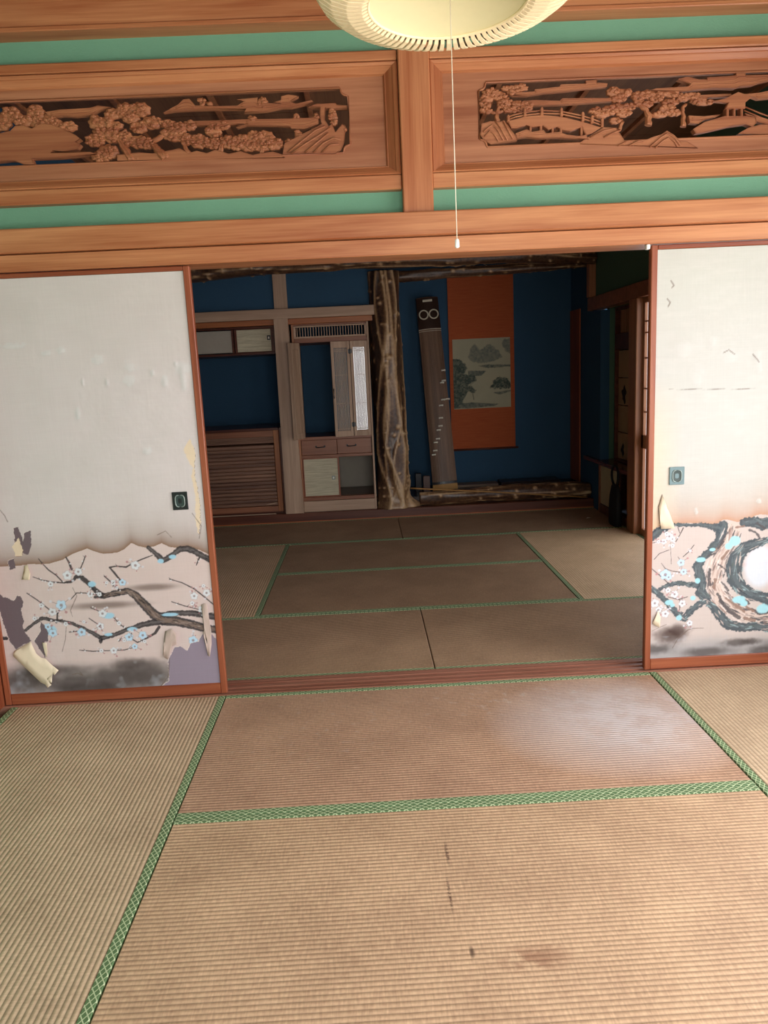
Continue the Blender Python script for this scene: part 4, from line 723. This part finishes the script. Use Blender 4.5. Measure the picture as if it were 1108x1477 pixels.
sliding_panel('cream painted sliding panel with a thick gnarled plum trunk, right of the opening', .884, 1.826, PAINT_RIGHT, 'r')


# ================================================================ gnarled logs
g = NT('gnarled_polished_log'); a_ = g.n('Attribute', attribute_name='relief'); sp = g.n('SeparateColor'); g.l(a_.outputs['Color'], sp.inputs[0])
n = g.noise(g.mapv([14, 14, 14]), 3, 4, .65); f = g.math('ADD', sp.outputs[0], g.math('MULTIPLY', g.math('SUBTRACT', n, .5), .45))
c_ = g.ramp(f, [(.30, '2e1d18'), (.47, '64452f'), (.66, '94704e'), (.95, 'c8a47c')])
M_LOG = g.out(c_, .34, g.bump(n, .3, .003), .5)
def log(name, label, path, rads, seed, veins=7, knobs=60, flat=1.0, amp=.016, wob=.012, flare=None, nr=150, ns=48, kamp=.012, gray=0, side=0):
    """path: points; rads: radius at each; surface carries twisting veins and knobs"""
    r_ = np.random.RandomState(seed); path = np.array(path, float); n = len(path); T_ = np.linspace(0, 1, nr); S_ = np.linspace(0, 1, n)
    C = np.stack([np.interp(T_, S_, path[:, k]) for k in range(3)], -1); Rr = np.interp(T_, S_, rads)
    L = np.linalg.norm(path[-1]-path[0]); ax = (path[-1]-path[0])/L
    ref = np.array([0, 1., 0]); b = np.cross(ax, ref); b /= np.linalg.norm(b); a = np.cross(b, ax)
    th = np.linspace(0, 2*PI, ns, endpoint=False); TH, TT = np.meshgrid(th, T_); U = TT*L
    R_ = Rr[:, None]*(1+.06*np.sin(2*TH+U*3+seed)+.05*np.sin(3*TH-U*4.1+seed))
    R_ = R_+wob*(vnoise(TH*np.cos(0)*.5+3, U*2.2, .35, seed)-.5)
    rel = np.full(R_.shape, .30)
    for k in range(veins):
        t0 = r_.rand()*2*PI; c = t0+r_.uniform(.15, .5)*np.sin(U*r_.uniform(2.5, 6)+r_.rand()*6)+r_.uniform(-.3, .3)*U
        d = (TH-c+PI) % (2*PI)-PI; wd = r_.uniform(.055, .12); s_ = np.clip(np.sin(U*r_.uniform(1.2, 3)+r_.rand()*6)+.7, 0, 1)
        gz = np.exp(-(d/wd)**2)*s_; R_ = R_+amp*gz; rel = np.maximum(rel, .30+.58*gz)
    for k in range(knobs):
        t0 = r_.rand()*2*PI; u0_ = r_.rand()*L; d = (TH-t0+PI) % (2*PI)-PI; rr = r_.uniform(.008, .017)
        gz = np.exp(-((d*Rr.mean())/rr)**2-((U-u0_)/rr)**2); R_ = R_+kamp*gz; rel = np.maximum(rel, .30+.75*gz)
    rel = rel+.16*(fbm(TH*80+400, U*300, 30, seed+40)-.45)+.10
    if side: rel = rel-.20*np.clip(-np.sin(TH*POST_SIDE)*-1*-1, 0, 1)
    if flare is not None: R_ = R_+flare(TH, U, rel)
    V = C[:, None, :]+(R_*np.cos(TH))[..., None]*a*flat+(R_*np.sin(TH))[..., None]*b
    vs = [tuple(v) for v in V.reshape(-1, 3)]+[tuple(C[0]), tuple(C[-1])]
    fs = [(i*ns+k, i*ns+(k+1) % ns, (i+1)*ns+(k+1) % ns, (i+1)*ns+k) for i in range(nr-1) for k in range(ns)]
    m = nr*ns; fs += [(m, (k+1) % ns, k) for k in range(ns)]+[(m+1, (nr-1)*ns+k, (nr-1)*ns+(k+1) % ns) for k in range(ns)]
    mb = MB(); mb.add(vs, fs, True); o = mb.build(name, M_LOG)
    at = o.data.color_attributes.new('relief', 'FLOAT_COLOR', 'POINT'); cc = np.full((len(vs), 4), .5, np.float32); cc[:m, :3] = rel.reshape(-1, 1)+gray; at.data.foreach_set('color', cc.ravel())
    return tag(o, label, 'log', None, 'thing')
def post_flare(TH, U, rel):
    # root-like toe spreading to the right at the foot
    d = (TH-PI*.5*POST_SIDE+PI) % (2*PI)-PI
    f = np.exp(-(d/.55)**2)*.085*np.exp(-(U/.085)**2)+.02*np.exp(-(U/.07)**2)
    rel += .30*np.exp(-(U/.32)**2); return f
POST_SIDE = -1
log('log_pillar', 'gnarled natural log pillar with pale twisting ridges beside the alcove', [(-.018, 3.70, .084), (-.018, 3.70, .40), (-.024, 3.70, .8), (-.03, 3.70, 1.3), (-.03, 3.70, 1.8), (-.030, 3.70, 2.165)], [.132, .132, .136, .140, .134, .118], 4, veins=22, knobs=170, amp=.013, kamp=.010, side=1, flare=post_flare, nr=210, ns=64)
log('log_beam', 'knotty dark log beam spanning the shelf bay and the alcove under the head beam', [(-1.88, 3.555, 2.20), (-1.45, 3.555, 2.215), (-1.0, 3.555, 2.235), (-.3, 3.555, 2.245), (.4, 3.555, 2.235), (1.0, 3.555, 2.235), (1.5, 3.555, 2.21), (1.79, 3.555, 2.185)], [.085, .078, .07, .062, .062, .06, .058, .050], 12, veins=9, knobs=90, amp=.012, nr=220, ns=36)
log('alcove_header_log', 'thinner wavy log header across the top of the alcove, above the orange scroll', [(.10, 3.79, 2.125), (.5, 3.79, 2.140), (.9, 3.79, 2.15), (1.4, 3.79, 2.160), (1.79, 3.79, 2.175)], [.046, .044, .040, .040, .036], 21, veins=6, knobs=30, amp=.007, kamp=.006, nr=130, ns=28)
log('alcove_sill_log', 'knotty log sill lying along the front edge of the alcove floor', [(.215, 3.70, .145), (.6, 3.70, .150), (1.0, 3.70, .155), (1.4, 3.70, .155), (1.79, 3.70, .155)], [.060, .064, .066, .066, .064], 33, veins=8, knobs=50, amp=.008, kamp=.006, nr=150, ns=30)

# ================================================================ display cabinet beside the log pillar
cab = thing('display_cabinet', 'built-in wooden display cabinet with lattice glass doors standing open', 'cabinet', (-.5, 3.66, .083))
def cp(name, mb, mat, par=cab): return mb.build(name, mat, par)
cp('side_panel', MB().bbox(-.858, -.838, 3.655, 4.30, .083, 1.75), W_MIDZ); cp('side_panel', MB().bbox(-.200, -.182, 3.640, 4.30, .083, 1.75), W_PALE)
cp('back_panel', MB().box(-.838, -.200, 4.30, 4.31, .73, 1.75), P_BLUE)
cp('back_panel', MB().box(-.838, -.200, 4.30, 4.31, .083, .73), M_GREYP)
cp('rail', MB().bbox(-.838, -.200, 3.655, 3.70, 1.590, 1.628), W_MID); cp('rail', MB().bbox(-.838, -.200, 3.66, 3.70, 1.735, 1.7515), W_MID)
cp('shelf', MB().bbox(-.838, -.200, 3.69, 4.30, .735, .752), W_DARK); cp('rail', MB().bbox(-.838, -.200, 3.650, 3.69, .735, .762), W_MID)
cp('shelf', MB().bbox(-.838, -.200, 3.70, 4.30, .575, .592), W_MID); cp('rail', MB().bbox(-.838, -.200, 3.652, 3.70, .572, .598), W_MID)
cp('bottom_board', MB().bbox(-.838, -.200, 3.70, 4.30, .18, .200), W_DARK)
cp('rail', MB().bbox(-.845, -.200, 3.652, 3.72, .183, .215), W_MID); cp('plinth', MB().bbox(-.845, -.184, 3.645, 3.70, .083, .180), W_PALEX)
cp('ceiling_board', MB().box(-.838, -.200, 3.70, 4.30, 1.590, 1.60), W_MID)
# ventilation lattice
lf = cp('lattice_frame', MB().bbox(-.838, -.200, 3.650, 3.675, 1.628, 1.643).bbox(-.838, -.200, 3.650, 3.675, 1.722, 1.735).bbox(-.838, -.818, 3.650, 3.675, 1.643, 1.722).bbox(-.215, -.200, 3.650, 3.675, 1.643, 1.722), W_PALEX)
mb0 = None
for k in range(26):
    x = -.806+k*.0236
    o = MB().box(x-.0028, x+.0028, 3.656, 3.668, 1.640, 1.724).build('lattice_bar', W_PALE, lf)
# drawers
for x0, x1, hx in ((-.834, -.516, -.665), (-.513, -.204, -.385)):
    d_ = cp('drawer', MB().bbox(x0, x1, 3.660, 3.95, .600, .733), W_MID)
    MB().tube([(hx-.038, 3.660, .672), (hx-.034, 3.645, .666), (hx+.034, 3.645, .668), (hx+.038, 3.660, .674)], .0045, 6).bbox(hx-.045, hx-.032, 3.656, 3.661, .664, .682, .001).bbox(hx+.032, hx+.045, 3.656, 3.661, .664, .682, .001).build('drawer_handle', M_BLACK, d_)
# small straw paper door, the other half open
pd = cp('straw_paper_door', MB().bbox(-.828, -.516, 3.668, 3.684, .217, .570), M_RUSH)
MB().bbox(-.836, -.826, 3.662, 3.690, .215, .572).bbox(-.520, -.506, 3.662, 3.690, .215, .572).bbox(-.826, -.520, 3.662, 3.690, .215, .224).bbox(-.826, -.520, 3.662, 3.690, .562, .572).build('door_frame', W_LACQ, pd)
hp = MB().bbox(-.578, -.548, 3.662, 3.667, .368, .402, .001).build('finger_pull', M_GREYM, pd)
MB().bbox(-.570, -.556, 3.6605, 3.662, .376, .394, .0005).build('pull_cup', M_IVORY, pd)
def leaf(x0, y0, x1, y1, z0, z1, glass=True, nb=8):
    """a folding leaf between two plan points"""
    L = math.hypot(x1-x0, y1-y0); a = math.atan2(y1-y0, x1-x0)
    def tr(mb):
        out = MB(); ca, sa = math.cos(a), math.sin(a); out.v = [(x0+v[0]*ca-v[1]*sa, y0+v[0]*sa+v[1]*ca, v[2]) for v in mb.v]; out.f = mb.f; out.sm = mb.sm; return out
    s_ = .026; t = .010
    fr = cp('door_leaf', tr(MB().bbox(0, s_, -t, t, z0, z1).bbox(L-s_, L, -t, t, z0, z1).bbox(s_, L-s_, -t, t, z0, z0+.050).bbox(s_, L-s_, -t, t, z1-.055, z1)), W_PALE)
    for k in range(nb):
        x = s_+(L-2*s_)*(k+1)/(nb+1)
        tr(MB().box(x-.0026, x+.0026, -.007, -.002, z0+.05, z1-.055)).build('lattice_bar', W_PALE, fr)
    h = z1-z0
    for z in (z0+.066, z0+.35*h, z0+.65*h, z1-.072, z1-.085):
        tr(MB().box(s_, L-s_, -.005, -.001, z-.0018, z+.0018)).build('lattice_bar', W_PALE, fr)
    if glass: tr(MB().box(s_, L-s_, .001, .004, z0+.05, z1-.055)).build('glass_pane', M_GLASS, fr)
    return fr
leaf(-.842, 3.650, -.874, 3.492, .752, 1.590); leaf(-.862, 3.488, -.800, 3.640, .757, 1.588)
leaf(-.522, 3.596, -.358, 3.631, .757, 1.588); leaf(-.352, 3.640, -.202, 3.640, .757, 1.588)
for z in (1.50, .86):
    cp('hinge', MB().tube([(-.355, 3.622, z-.022), (-.355, 3.622, z+.022)], .006, 8).bbox(-.375, -.335, 3.618, 3.624, z-.018, z+.018, .001), M_BLACK)
cp('door_pull', MB().tube([(-.512, 3.598, 1.09), (-.512, 3.582, 1.11), (-.512, 3.582, 1.17), (-.512, 3.598, 1.19)], .005, 6), M_BLACK)

# ================================================================ upper cupboard and tambour cabinet in the left bay
uc = thing('wall_cupboard', 'small wall cupboard with grey and straw paper sliding doors, above the blue recess', 'cupboard', (-1.45, 3.72, 1.5))
def up_(name, mb, mat, par=uc): return mb.build(name, mat, par)
up_('bottom_board', MB().bbox(-1.9, -1.012, 3.70, 4.355, 1.508, 1.528), W_DARK); up_('top_rail', MB().bbox(-1.9, -1.012, 3.70, 3.76, 1.735, 1.7505), W_DARK)
up_('side_board', MB().bbox(-1.030, -1.012, 3.70, 4.355, 1.528, 1.735), W_DARK)
d1 = up_('sliding_door', MB().bbox(-1.345, -1.045, 3.712, 3.724, 1.536, 1.728), M_RUSH)
MB().bbox(-1.365, -1.345, 3.708, 3.728, 1.529, 1.734).bbox(-1.045, -1.031, 3.708, 3.728, 1.529, 1.734).bbox(-1.345, -1.045, 3.708, 3.728, 1.529, 1.537).bbox(-1.345, -1.045, 3.708, 3.728, 1.727, 1.734).build('door_frame', W_DARK, d1)
MB().bbox(-1.078, -1.048, 3.706, 3.712, 1.632, 1.672, .001).build('finger_pull', M_BLACK, d1); MB().bbox(-1.069, -1.057, 3.7045, 3.706, 1.642, 1.661, .0005).build('pull_cup', M_IVORY, d1)
d2 = up_('sliding_door', MB().bbox(-1.88, -1.395, 3.735, 3.745, 1.536, 1.728), M_GREYP)
MB().bbox(-1.395, -1.375, 3.731, 3.749, 1.529, 1.734).build('door_frame', W_DARK, d2)

tb = thing('tambour_cabinet', 'low wooden cabinet with a ribbed shutter front, left of the display cabinet', 'cabinet', (-1.45, 3.68, .083))
def tp(name, mb, mat, par=tb): return mb.build(name, mat, par)
tp('top_board', MB().bbox(-1.9, -1.035, 3.67, 4.355, .840, .862), W_DARK)
tp('back_panel', MB().box(-1.9, -1.035, 4.2, 4.21, .083, .84), W_MID)
tp('side_stile', MB().bbox(-1.082, -1.035, 3.672, 4.2, .10, .840), wood('orange_brown_stile', '925430', 'bc7a48', 'z', .4))
tp('bottom_rail', MB().bbox(-1.9, -1.082, 3.675, 3.74, .100, .150), W_MID)
tp('front_board', MB().bbox(-1.9, -1.082, 3.678, 3.70, .785, .838), W_MID)
for k in range(4): tp('slat', MB().bbox(-1.9, -1.084, 3.680, 3.694, .728+k*.0142, .7405+k*.0142, .002), W_SLAT)
for k in range(17): tp('slat', MB().bbox(-1.9, -1.084, 3.682+.0008*(k % 3), 3.698, .153+k*.0328, .1835+k*.0328, .005), W_SLAT)
tp('base_board', MB().bbox(-1.9, -1.035, 3.69, 3.74, .083, .100), W_DARK)
tag(MB().bbox(-1.80, -1.10, 3.625, 3.640, .083, .090, .001).build('wooden_lath', W_PALEX), 'thin pale lath lying on the dark step before the ribbed cabinet', 'lath')
mb = MB(); face_mb([(-1195, 168), (-1150, 176), (-1100, 182), (-1092, 176), (-1120, 170), (-1160, 165)], 3.672, mb, .003, .0004)
tag(mb.build('wood_splinter', W_PALEX), 'small pale splinter caught at the foot of the ribbed shutter', 'splinter')

# ================================================================ hanging scroll
sc_ = thing('hanging_scroll', 'orange hanging scroll with an ink landscape on the blue alcove wall', 'scroll', (.92, 4.34, .5))
MB().box(.600, 1.235, 4.335, 4.338, .515, 2.205).build('silk_mount', M_ORANGE, sc_)
MB().tube([(.585, 4.333, .508), (1.262, 4.333, .508)], .011, 12).build('bottom_roller', W_DARK, sc_)
MB().tube([(.595, 4.335, 2.21), (1.24, 4.335, 2.21)], .008, 10).build('top_rod', W_DARK, sc_)
MB().tube([(.75, 4.335, 2.215), (.92, 4.345, 2.29), (1.09, 4.335, 2.215)], .002, 5).build('hanging_cord', M_CORD, sc_)
bx = PAINT_SCROLL['box']; X0, X1 = bx[0][0]+3, bx[1][0]; Z1, Z0 = bx[0][1]+2, bx[3][1]+2
xs = np.arange(X0, X1, 2.8); zs = np.arange(Z0, Z1, 2.8); X, Z = np.meshgrid(xs, zs); P = Paint(X, Z, (176, 168, 140))
P.over((fbm(X, Z, 120, 500)-.35).clip(0, 1)*.5, (150, 148, 126))
def wash(poly, col, al, seed, nz, soft=14):
    w_ = P.sub_(poly, 30)
    if w_ is None: return
    Xs, Zs = P.X[w_], P.Z[w_]; acc = np.zeros(Xs.shape)
    for dx, dz in ((0, 0), (soft/3, 0), (-soft/3, 0), (0, soft/3), (0, -soft/3)): acc += inside(Xs+dx+(fbm(Xs, Zs, 26, seed)-.5)*nz, Zs+dz+(fbm(Xs, Zs, 26, seed+3)-.5)*nz, poly)
    acc = acc/5*(.45+.9*fbm(Xs, Zs, 16, seed+9))*al; P.c[w_] += (lin(col)-P.c[w_])*np.clip(acc, 0, 1)[..., None]
for i, p in enumerate(PAINT_SCROLL['mount']): wash(p, (96, 104, 98), .75, 510+i, 22)
for i, p in enumerate(PAINT_SCROLL['land']): wash(p, (74, 84, 80), .8, 520+i, 10, 8)
for i, p in enumerate(PAINT_SCROLL['trees']):
    wash(p, (70, 82, 74), .95, 530+i, 40)
    q = random.Random(i); xa = [a[0] for a in p]; za = [a[1] for a in p]
    for k in range(90):
        x, z = q.uniform(min(xa), max(xa)), q.uniform(min(za), max(za))
        if inside(np.array([x]), np.array([z]), p)[0]: P.blob(x, z, q.uniform(4, 12), q.uniform(3, 6), (48, 58, 54), .6, .8, .6, 550+k)
P.stroke([(830, 1000, 4), (815, 1080, 3), (800, 1160, 2)], (60, 66, 60), .7, 4, 4)
grid_obj('ink_landscape', xs, zs, 4.3325, P.c, vcol('ink_painted_silk'), sc_)

# ================================================================ koto leaning in the alcove
A = Vector((.482, 3.965, .172)); Bp = Vector((.392, 4.262, 1.975)); LK = (Bp-A).length
kt = thing('koto', 'long brown zither leaning upright against the blue alcove wall', 'instrument', tuple(A))
kt['base'] = [0, 0, 0]
uz = (Bp-A).normalized(); ux = Vector((1, 0, 0)); ux = (ux-uz*ux.dot(uz)).normalized(); uy = uz.cross(ux)   # local z along the body, y to the rear
RM = Matrix((ux, uy, uz)).transposed().to_4x4(); kt.rotation_euler = RM.to_euler()
def arch(x, w_): return -.026*(1-(x/w_)**2)
def kbody(z0, z1, n=18, off=0, w0=.117, w1=.102, thick=True):
    mb = MB(); vs = []; prof = 11
    for i in range(n+1):
        z = z0+(z1-z0)*i/n; t = z/LK; w_ = w0+(w1-w0)*t; bow = -.012*math.sin(PI*t)
        for k in range(prof):
            x = -w_+2*w_*k/(prof-1); vs.append((x, arch(x, w_)-.02-off+bow, z))
        if thick: vs += [(w_, .025+bow, z), (-w_, .025+bow, z)]
        else: vs += [(w_, arch(w_, w_)-.0195+bow, z), (-w_, arch(w_, w_)-.0195+bow, z)]
    m = prof+2; fs = [(i*m+k, i*m+(k+1) % m, (i+1)*m+(k+1) % m, (i+1)*m+k) for i in range(n) for k in range(m)]
    fs += [tuple(range(m))[::-1], tuple(n*m+k for k in range(m))]; mb.add(vs, fs); return mb
kbody(.0, LK).build('body', W_KOTO, kt)
def kpt(x, z, h): t = z/LK; w_ = .117-.015*t; return (x, arch(x, w_)-.02-.012*math.sin(PI*t)-h, z)
M_STR = plain('dull_string', 'a08a70', .6, .05)
def band(z0, z1, name, mat, off): kbody(z0, z1, 4, off, .1185, .1035).build(name, mat, kt)
band(.0, .055, 'gold_end_cloth', M_GOLD, .0016); band(.060, .082, 'dark_edge_band', M_BLACK, .0016)
band(LK-.305, LK-.300, 'pale_bridge_line', M_CORD, .003); band(LK-.322, LK-.318, 'pale_bridge_line', M_CORD, .002)
band(LK-.296, LK-.003, 'dark_tail_end', plain('dark_rosewood', '3a2820', .35, .2), .0012)
for sx_ in (-.0475, .0475):
    MB().ring((sx_, -.052, LK-.165), .041, .0065, 'y', 32, 8).build('string_coil', M_CORD, kt)
MB().bbox(-.045, .045, -.052, -.044, LK-.045, LK-.024, .002).build('tail_inlay', M_CORD, kt)
for k in range(13):
    x = -.084+.014*k
    MB().tube([kpt(x, .07+.0001*k, .006), kpt(x*.98, LK*.5, .010), kpt(x*.96, LK-.31, .006)], 0.0005, 4).build('string', M_STR, kt)
for (px, pz) in ((512, 1282), (510, 1187), (492, 1168), (540, 1014), (496, 1010), (473, 958), (466, 843), (459, 770), (440, 733), (428, 653), (406, 621), (398, 547), (383, 510)):
    zl = (pz/1000-A.z)/uz.z; x = px/1000-(A.x+uz.x*zl); w_ = .117-.015*zl/LK; x = max(-w_+.012, min(w_-.010, x))
    p = kpt(x, zl, 0)
    mb = MB().bbox(x-.020, x-.008, p[1]-.022, p[1]+.004, zl-.007, zl+.007, .001).bbox(x+.008, x+.020, p[1]-.022, p[1]+.004, zl-.007, zl+.007, .001).bbox(x-.018, x+.018, p[1]-.032, p[1]-.016, zl-.0065, zl+.0065, .002).bbox(x-.005, x+.005, p[1]-.042, p[1]-.030, zl-.004, zl+.004, .001)
    mb.build('movable_bridge', M_IVORY, kt)

# small things on the alcove floor
tag(MB().bbox(.272, .335, 3.93, 3.99, .163, .318, .003).build('wooden_block', plain('dull_purple_brown_wood', '6a5650', .6, .1)), 'small dull brown wooden block standing left of the zither foot', 'block')
tag(MB().bbox(.205, .262, 4.02, 4.09, .163, .335, .003).build('dark_box', plain('near_black_lacquer', '17141a', .35, .1)), 'small black upright box beside the log pillar in the alcove', 'box')
tag(MB().bbox(.60, 1.02, 4.12, 4.30, .163, .186, .002).build('flat_board', plain('grey_brown_flat_board', '8a7462', .5, .1)), 'flat grey-brown board lying on the alcove floor under the scroll', 'board')
tag(MB().bbox(1.04, 1.62, 4.08, 4.30, .163, .200, .002).build('lacquer_board', plain('dark_lacquer_board', '3a2c2a', .3, .1)), 'dark board lying on the alcove floor right of the scroll', 'board')
pts = [(.13+(1.74-.13)*t, 3.598-.003*math.sin(t*9), .262-.165*t+.004*math.sin(PI*t)) for t in [k/24 for k in range(25)]]
bp_ = MB().tube(pts, [.0075-.002*k/24 for k in range(25)], 8)
for k in range(2, 24, 3): bp_.tube([(pts[k][0]-.002, pts[k][1], pts[k][2]), (pts[k][0]+.002, pts[k][1], pts[k][2])], .0092-.002*k/24, 8)
tag(bp_.build('bamboo_pole', M_BAMBOO), 'thin brown bamboo pole leaning along the log sill of the alcove', 'pole')
mb = MB(); face_mb([(1580, 3090), (1612, 3098), (1650, 3125), (1628, 3118), (1600, 3122)], 0, mb, .001, .0001)
mb.v = [(v[0], v[2], .004+.006*abs(math.sin(v[0]*60))) for v in mb.v]
tag(mb.build('paper_scrap', M_IVORY), 'tiny pale paper scrap on the shaded mat before the alcove', 'scrap')

# ================================================================ writing-desk alcove at the right wall
ds = thing('window_desk', 'dark built-in desk with cream doors below, in the right corner of the far room', 'desk', (1.85, 3.0, 0))
def dp(name, mb, mat, par=ds): return mb.build(name, mat, par)
dp('desk_board', MB().bbox(1.762, 1.985, 2.602, 3.80, .425, .458, .004), wood('glossy_desk_board', '5c2c20', '8a4c38', 'y', .18))
dp('side_panel', MB().bbox(1.785, 1.985, 3.38, 3.42, .0, .425), W_MID); dp('side_panel', MB().bbox(1.785, 1.985, 2.602, 2.625, .0, .425), W_MID)
dp('back_panel', MB().box(1.97, 1.985, 2.602, 3.42, .0, .425), W_DARK); dp('base_rail', MB().bbox(1.785, 1.83, 2.625, 3.38, .0, .075), W_DARK)
for y0, y1 in ((2.985, 3.372),):
    q_ = dp('cupboard_door', MB().bbox(1.792, 1.806, y0, y1, .080, .422), plain('cream_door_paper', 'c8b088', .7, .08, 8))
    MB().bbox(1.786, 1.792, y0+.02, y0+.05, .20, .27, .001).build('finger_pull', M_BLACK, q_)
scr = thing('shoin_screen', 'dim cream panelled screen with dark leaf shapes above the window desk', 'screen', (1.92, 3.0, .46))
def sp_(name, mb, mat, par=scr): return mb.build(name, mat, par)
M_SCR = plain('cream_screen_board', 'b08a62', .6, .12, 14); M_SIL = plain('dark_silhouette', '2a1c16', .6, .1)
sp_('frame', MB().bbox(1.90, 1.98, 2.605, 2.64, .459, 1.748).bbox(1.90, 1.98, 3.34, 3.358, .459, 1.748).bbox(1.90, 1.98, 2.64, 3.34, 1.400, 1.530).bbox(1.90, 1.98, 2.64, 3.34, 1.722, 1.748).bbox(1.90, 1.98, 2.64, 3.34, .459, .475), W_DARK)
for j, y0 in enumerate((2.645, 2.995)):
    for k in range(4):
        z0 = .480+k*.230
        sp_('panel', MB().bbox(1.930, 1.942, y0, y0+.345, z0, z0+.222), M_SCR)
for j, (y, z, s_) in enumerate(((3.20, 1.03, .07), (2.76, 1.30, .06), (3.22, .56, .05), (3.02, .58, .07))):
    mb = MB(); pts = [(s_*1000*(1+.35*math.sin(5*t+j))*math.cos(t)*.7, s_*1000*(1+.3*math.cos(3*t))*math.sin(t)) for t in [2*PI*k/26 for k in range(26)]]
    face_mb(pts, 0, mb, .004, .0005); mb.v = [(1.929+v[1], y+v[0], z+v[2]) for v in mb.v]; mb.build('leaf_silhouette', M_SIL, scr)
for k in range(18): sp_('lattice_bar', MB().box(1.935, 1.945, 2.66+k*.038, 2.666+k*.038, 1.530, 1.722), W_MIDZ)
sp_('backing', MB().box(1.965, 1.975, 2.64, 3.34, .475, 1.722), W_DARK)
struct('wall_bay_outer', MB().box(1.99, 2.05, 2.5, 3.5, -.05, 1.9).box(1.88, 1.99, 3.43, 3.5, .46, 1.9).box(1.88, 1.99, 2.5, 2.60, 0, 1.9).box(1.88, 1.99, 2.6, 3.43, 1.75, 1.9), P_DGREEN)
bg_ = thing('black_bag', 'black bag with a round handle leaning against the window desk', 'bag', (1.72, 2.80, 0))
mb = MB(); vs = []; n = 20
for i, (h, w_, d_) in enumerate(((0.0, .085, .045), (.02, .10, .055), (.12, .105, .055), (.24, .095, .045), (.32, .075, .025), (.335, .06, .012))):
    for k in range(n):
        t = 2*PI*k/n; ct, st = math.cos(t), math.sin(t); vs.append((1.728+d_*.6*math.copysign(abs(st)**.6, st), 2.79+w_*math.copysign(abs(ct)**.6, ct), h))
fs = [(i*n+k, i*n+(k+1) % n, (i+1)*n+(k+1) % n, (i+1)*n+k) for i in range(5) for k in range(n)]+[tuple(range(n)), tuple(5*n+k for k in range(n))]
mb.add(vs, fs, True).build('body', M_BAG, bg_)
MB().ring((1.728, 2.80, .405), .080, .010, 'x', 36, 8).build('handle', M_BAG, bg_)

# ================================================================ pendant lamp
LX, LY = -.068, -1.655
lp = thing('pendant_lamp', 'shallow cream slatted pendant lamp shade hanging from the near ceiling', 'lamp', (LX, LY, 2.7)); lp['base'] = [0, 0, 0]
Z_ = -.7
prof = [(.147, -.733), (.158, -.738), (.185, -.738), (.212, -.730), (.232, -.716), (.243, -.698), (.241, -.678), (.225, -.655), (.19, -.622), (.14, -.590), (.085, -.572)]
def slat_mesh():
    mb = MB(); vs = []
    for i, (r, z) in enumerate(prof):
        a = prof[max(i-1, 0)]; b = prof[min(i+1, len(prof)-1)]; t = Vector((b[0]-a[0], 0, b[1]-a[1])).normalized(); nn = Vector((t.z, 0, -t.x))
        hw = min(.0055, .0030+.0095*r) if r > .147 else .0034
        hw = r*.0255
        for s_ in (-1, 1):
            for q in (0, 1): vs.append((r-nn.x*0+nn.x*(.0028 if q else 0), s_*hw, z+nn.z*(.0028 if q else 0)))
    fs = []
    for i in range(len(prof)-1):
        a = i*4; b = a+4
        fs += [(a, a+1, b+1, b), (a+2, b+2, b+3, a+3), (a, b, b+2, a+2), (a+1, a+3, b+3, b+1)]
    fs += [(0, 2, 3, 1), (len(vs)-4, len(vs)-3, len(vs)-1, len(vs)-2)]
    mb.add(vs, fs); return mb
NS = 78; s0 = slat_mesh().build('shade_slat', M_CREAMP, lp)
for k in range(1, NS):
    c = s0.copy(); COL.objects.link(c); c.rotation_euler.z = 2*PI*k/NS
mb = MB(); vs = []; n = 64
for (r, z) in prof:
    r2 = r-.010 if r > .16 else r-.001
    vs += [(r2*math.cos(2*PI*k/n), r2*math.sin(2*PI*k/n), z+.012) for k in range(n)]
fs = [(i*n+k, i*n+(k+1) % n, (i+1)*n+(k+1) % n, (i+1)*n+k) for i in range(len(prof)-1) for k in range(n)]
mb.add(vs, fs, True).build('shade_liner', M_DGAP, lp)
MB().ring((0, 0, -.7335), .1465, .0032, 'z', 64, 8).build('opening_rim', M_CREAMP, lp)
mb = MB(); vs = [(0, 0, -.700)]; n = 48
for r, z in ((.05, -.702), (.10, -.711), (.1455, -.7315)): vs += [(r*math.cos(2*PI*k/n), r*math.sin(2*PI*k/n), z) for k in range(n)]
fs = [(0, 1+k, 1+(k+1) % n) for k in range(n)]+[(1+i*n+k, 1+i*n+(k+1) % n, 1+(i+1)*n+(k+1) % n, 1+(i+1)*n+k) for i in range(2) for k in range(n)]
mb.add(vs, fs, True).build('diffuser', M_DIFF, lp)
MB().ring((0, 0, -.572), .084, .003, 'z', 40, 6).build('top_ring', M_CREAMP, lp)
MB().tube([(0, 0, -.71), (0, 0, -.56), (0, 0, -.005)], .004, 8).build('supply_cord', M_CORD, lp)
mb = MB(); mb.tube([(0, 0, -.03), (0, 0, 0)], [.045, .05], 24).build('ceiling_rose', M_WHITE, lp)
MB().tube([(.006, .015, -.705), (.006, .015, -.9), (.0065, .015, -1.140)], .0009, 6).build('pull_cord', M_CORD, lp)
MB().tube([(.0065, .015, -1.140), (.0065, .015, -1.143), (.0065, .015, -1.156), (.0065, .015, -1.158)], [.0015, .004, .0045, .002], 10).build('pull_weight', M_WHITE, lp)
tag(MB().bbox(.861, .876, -.152, -.130, 1.728, 1.7465, .002).build('door_stop', M_WHITE), 'tiny white stop under the head beam beside the right panel', 'stop')
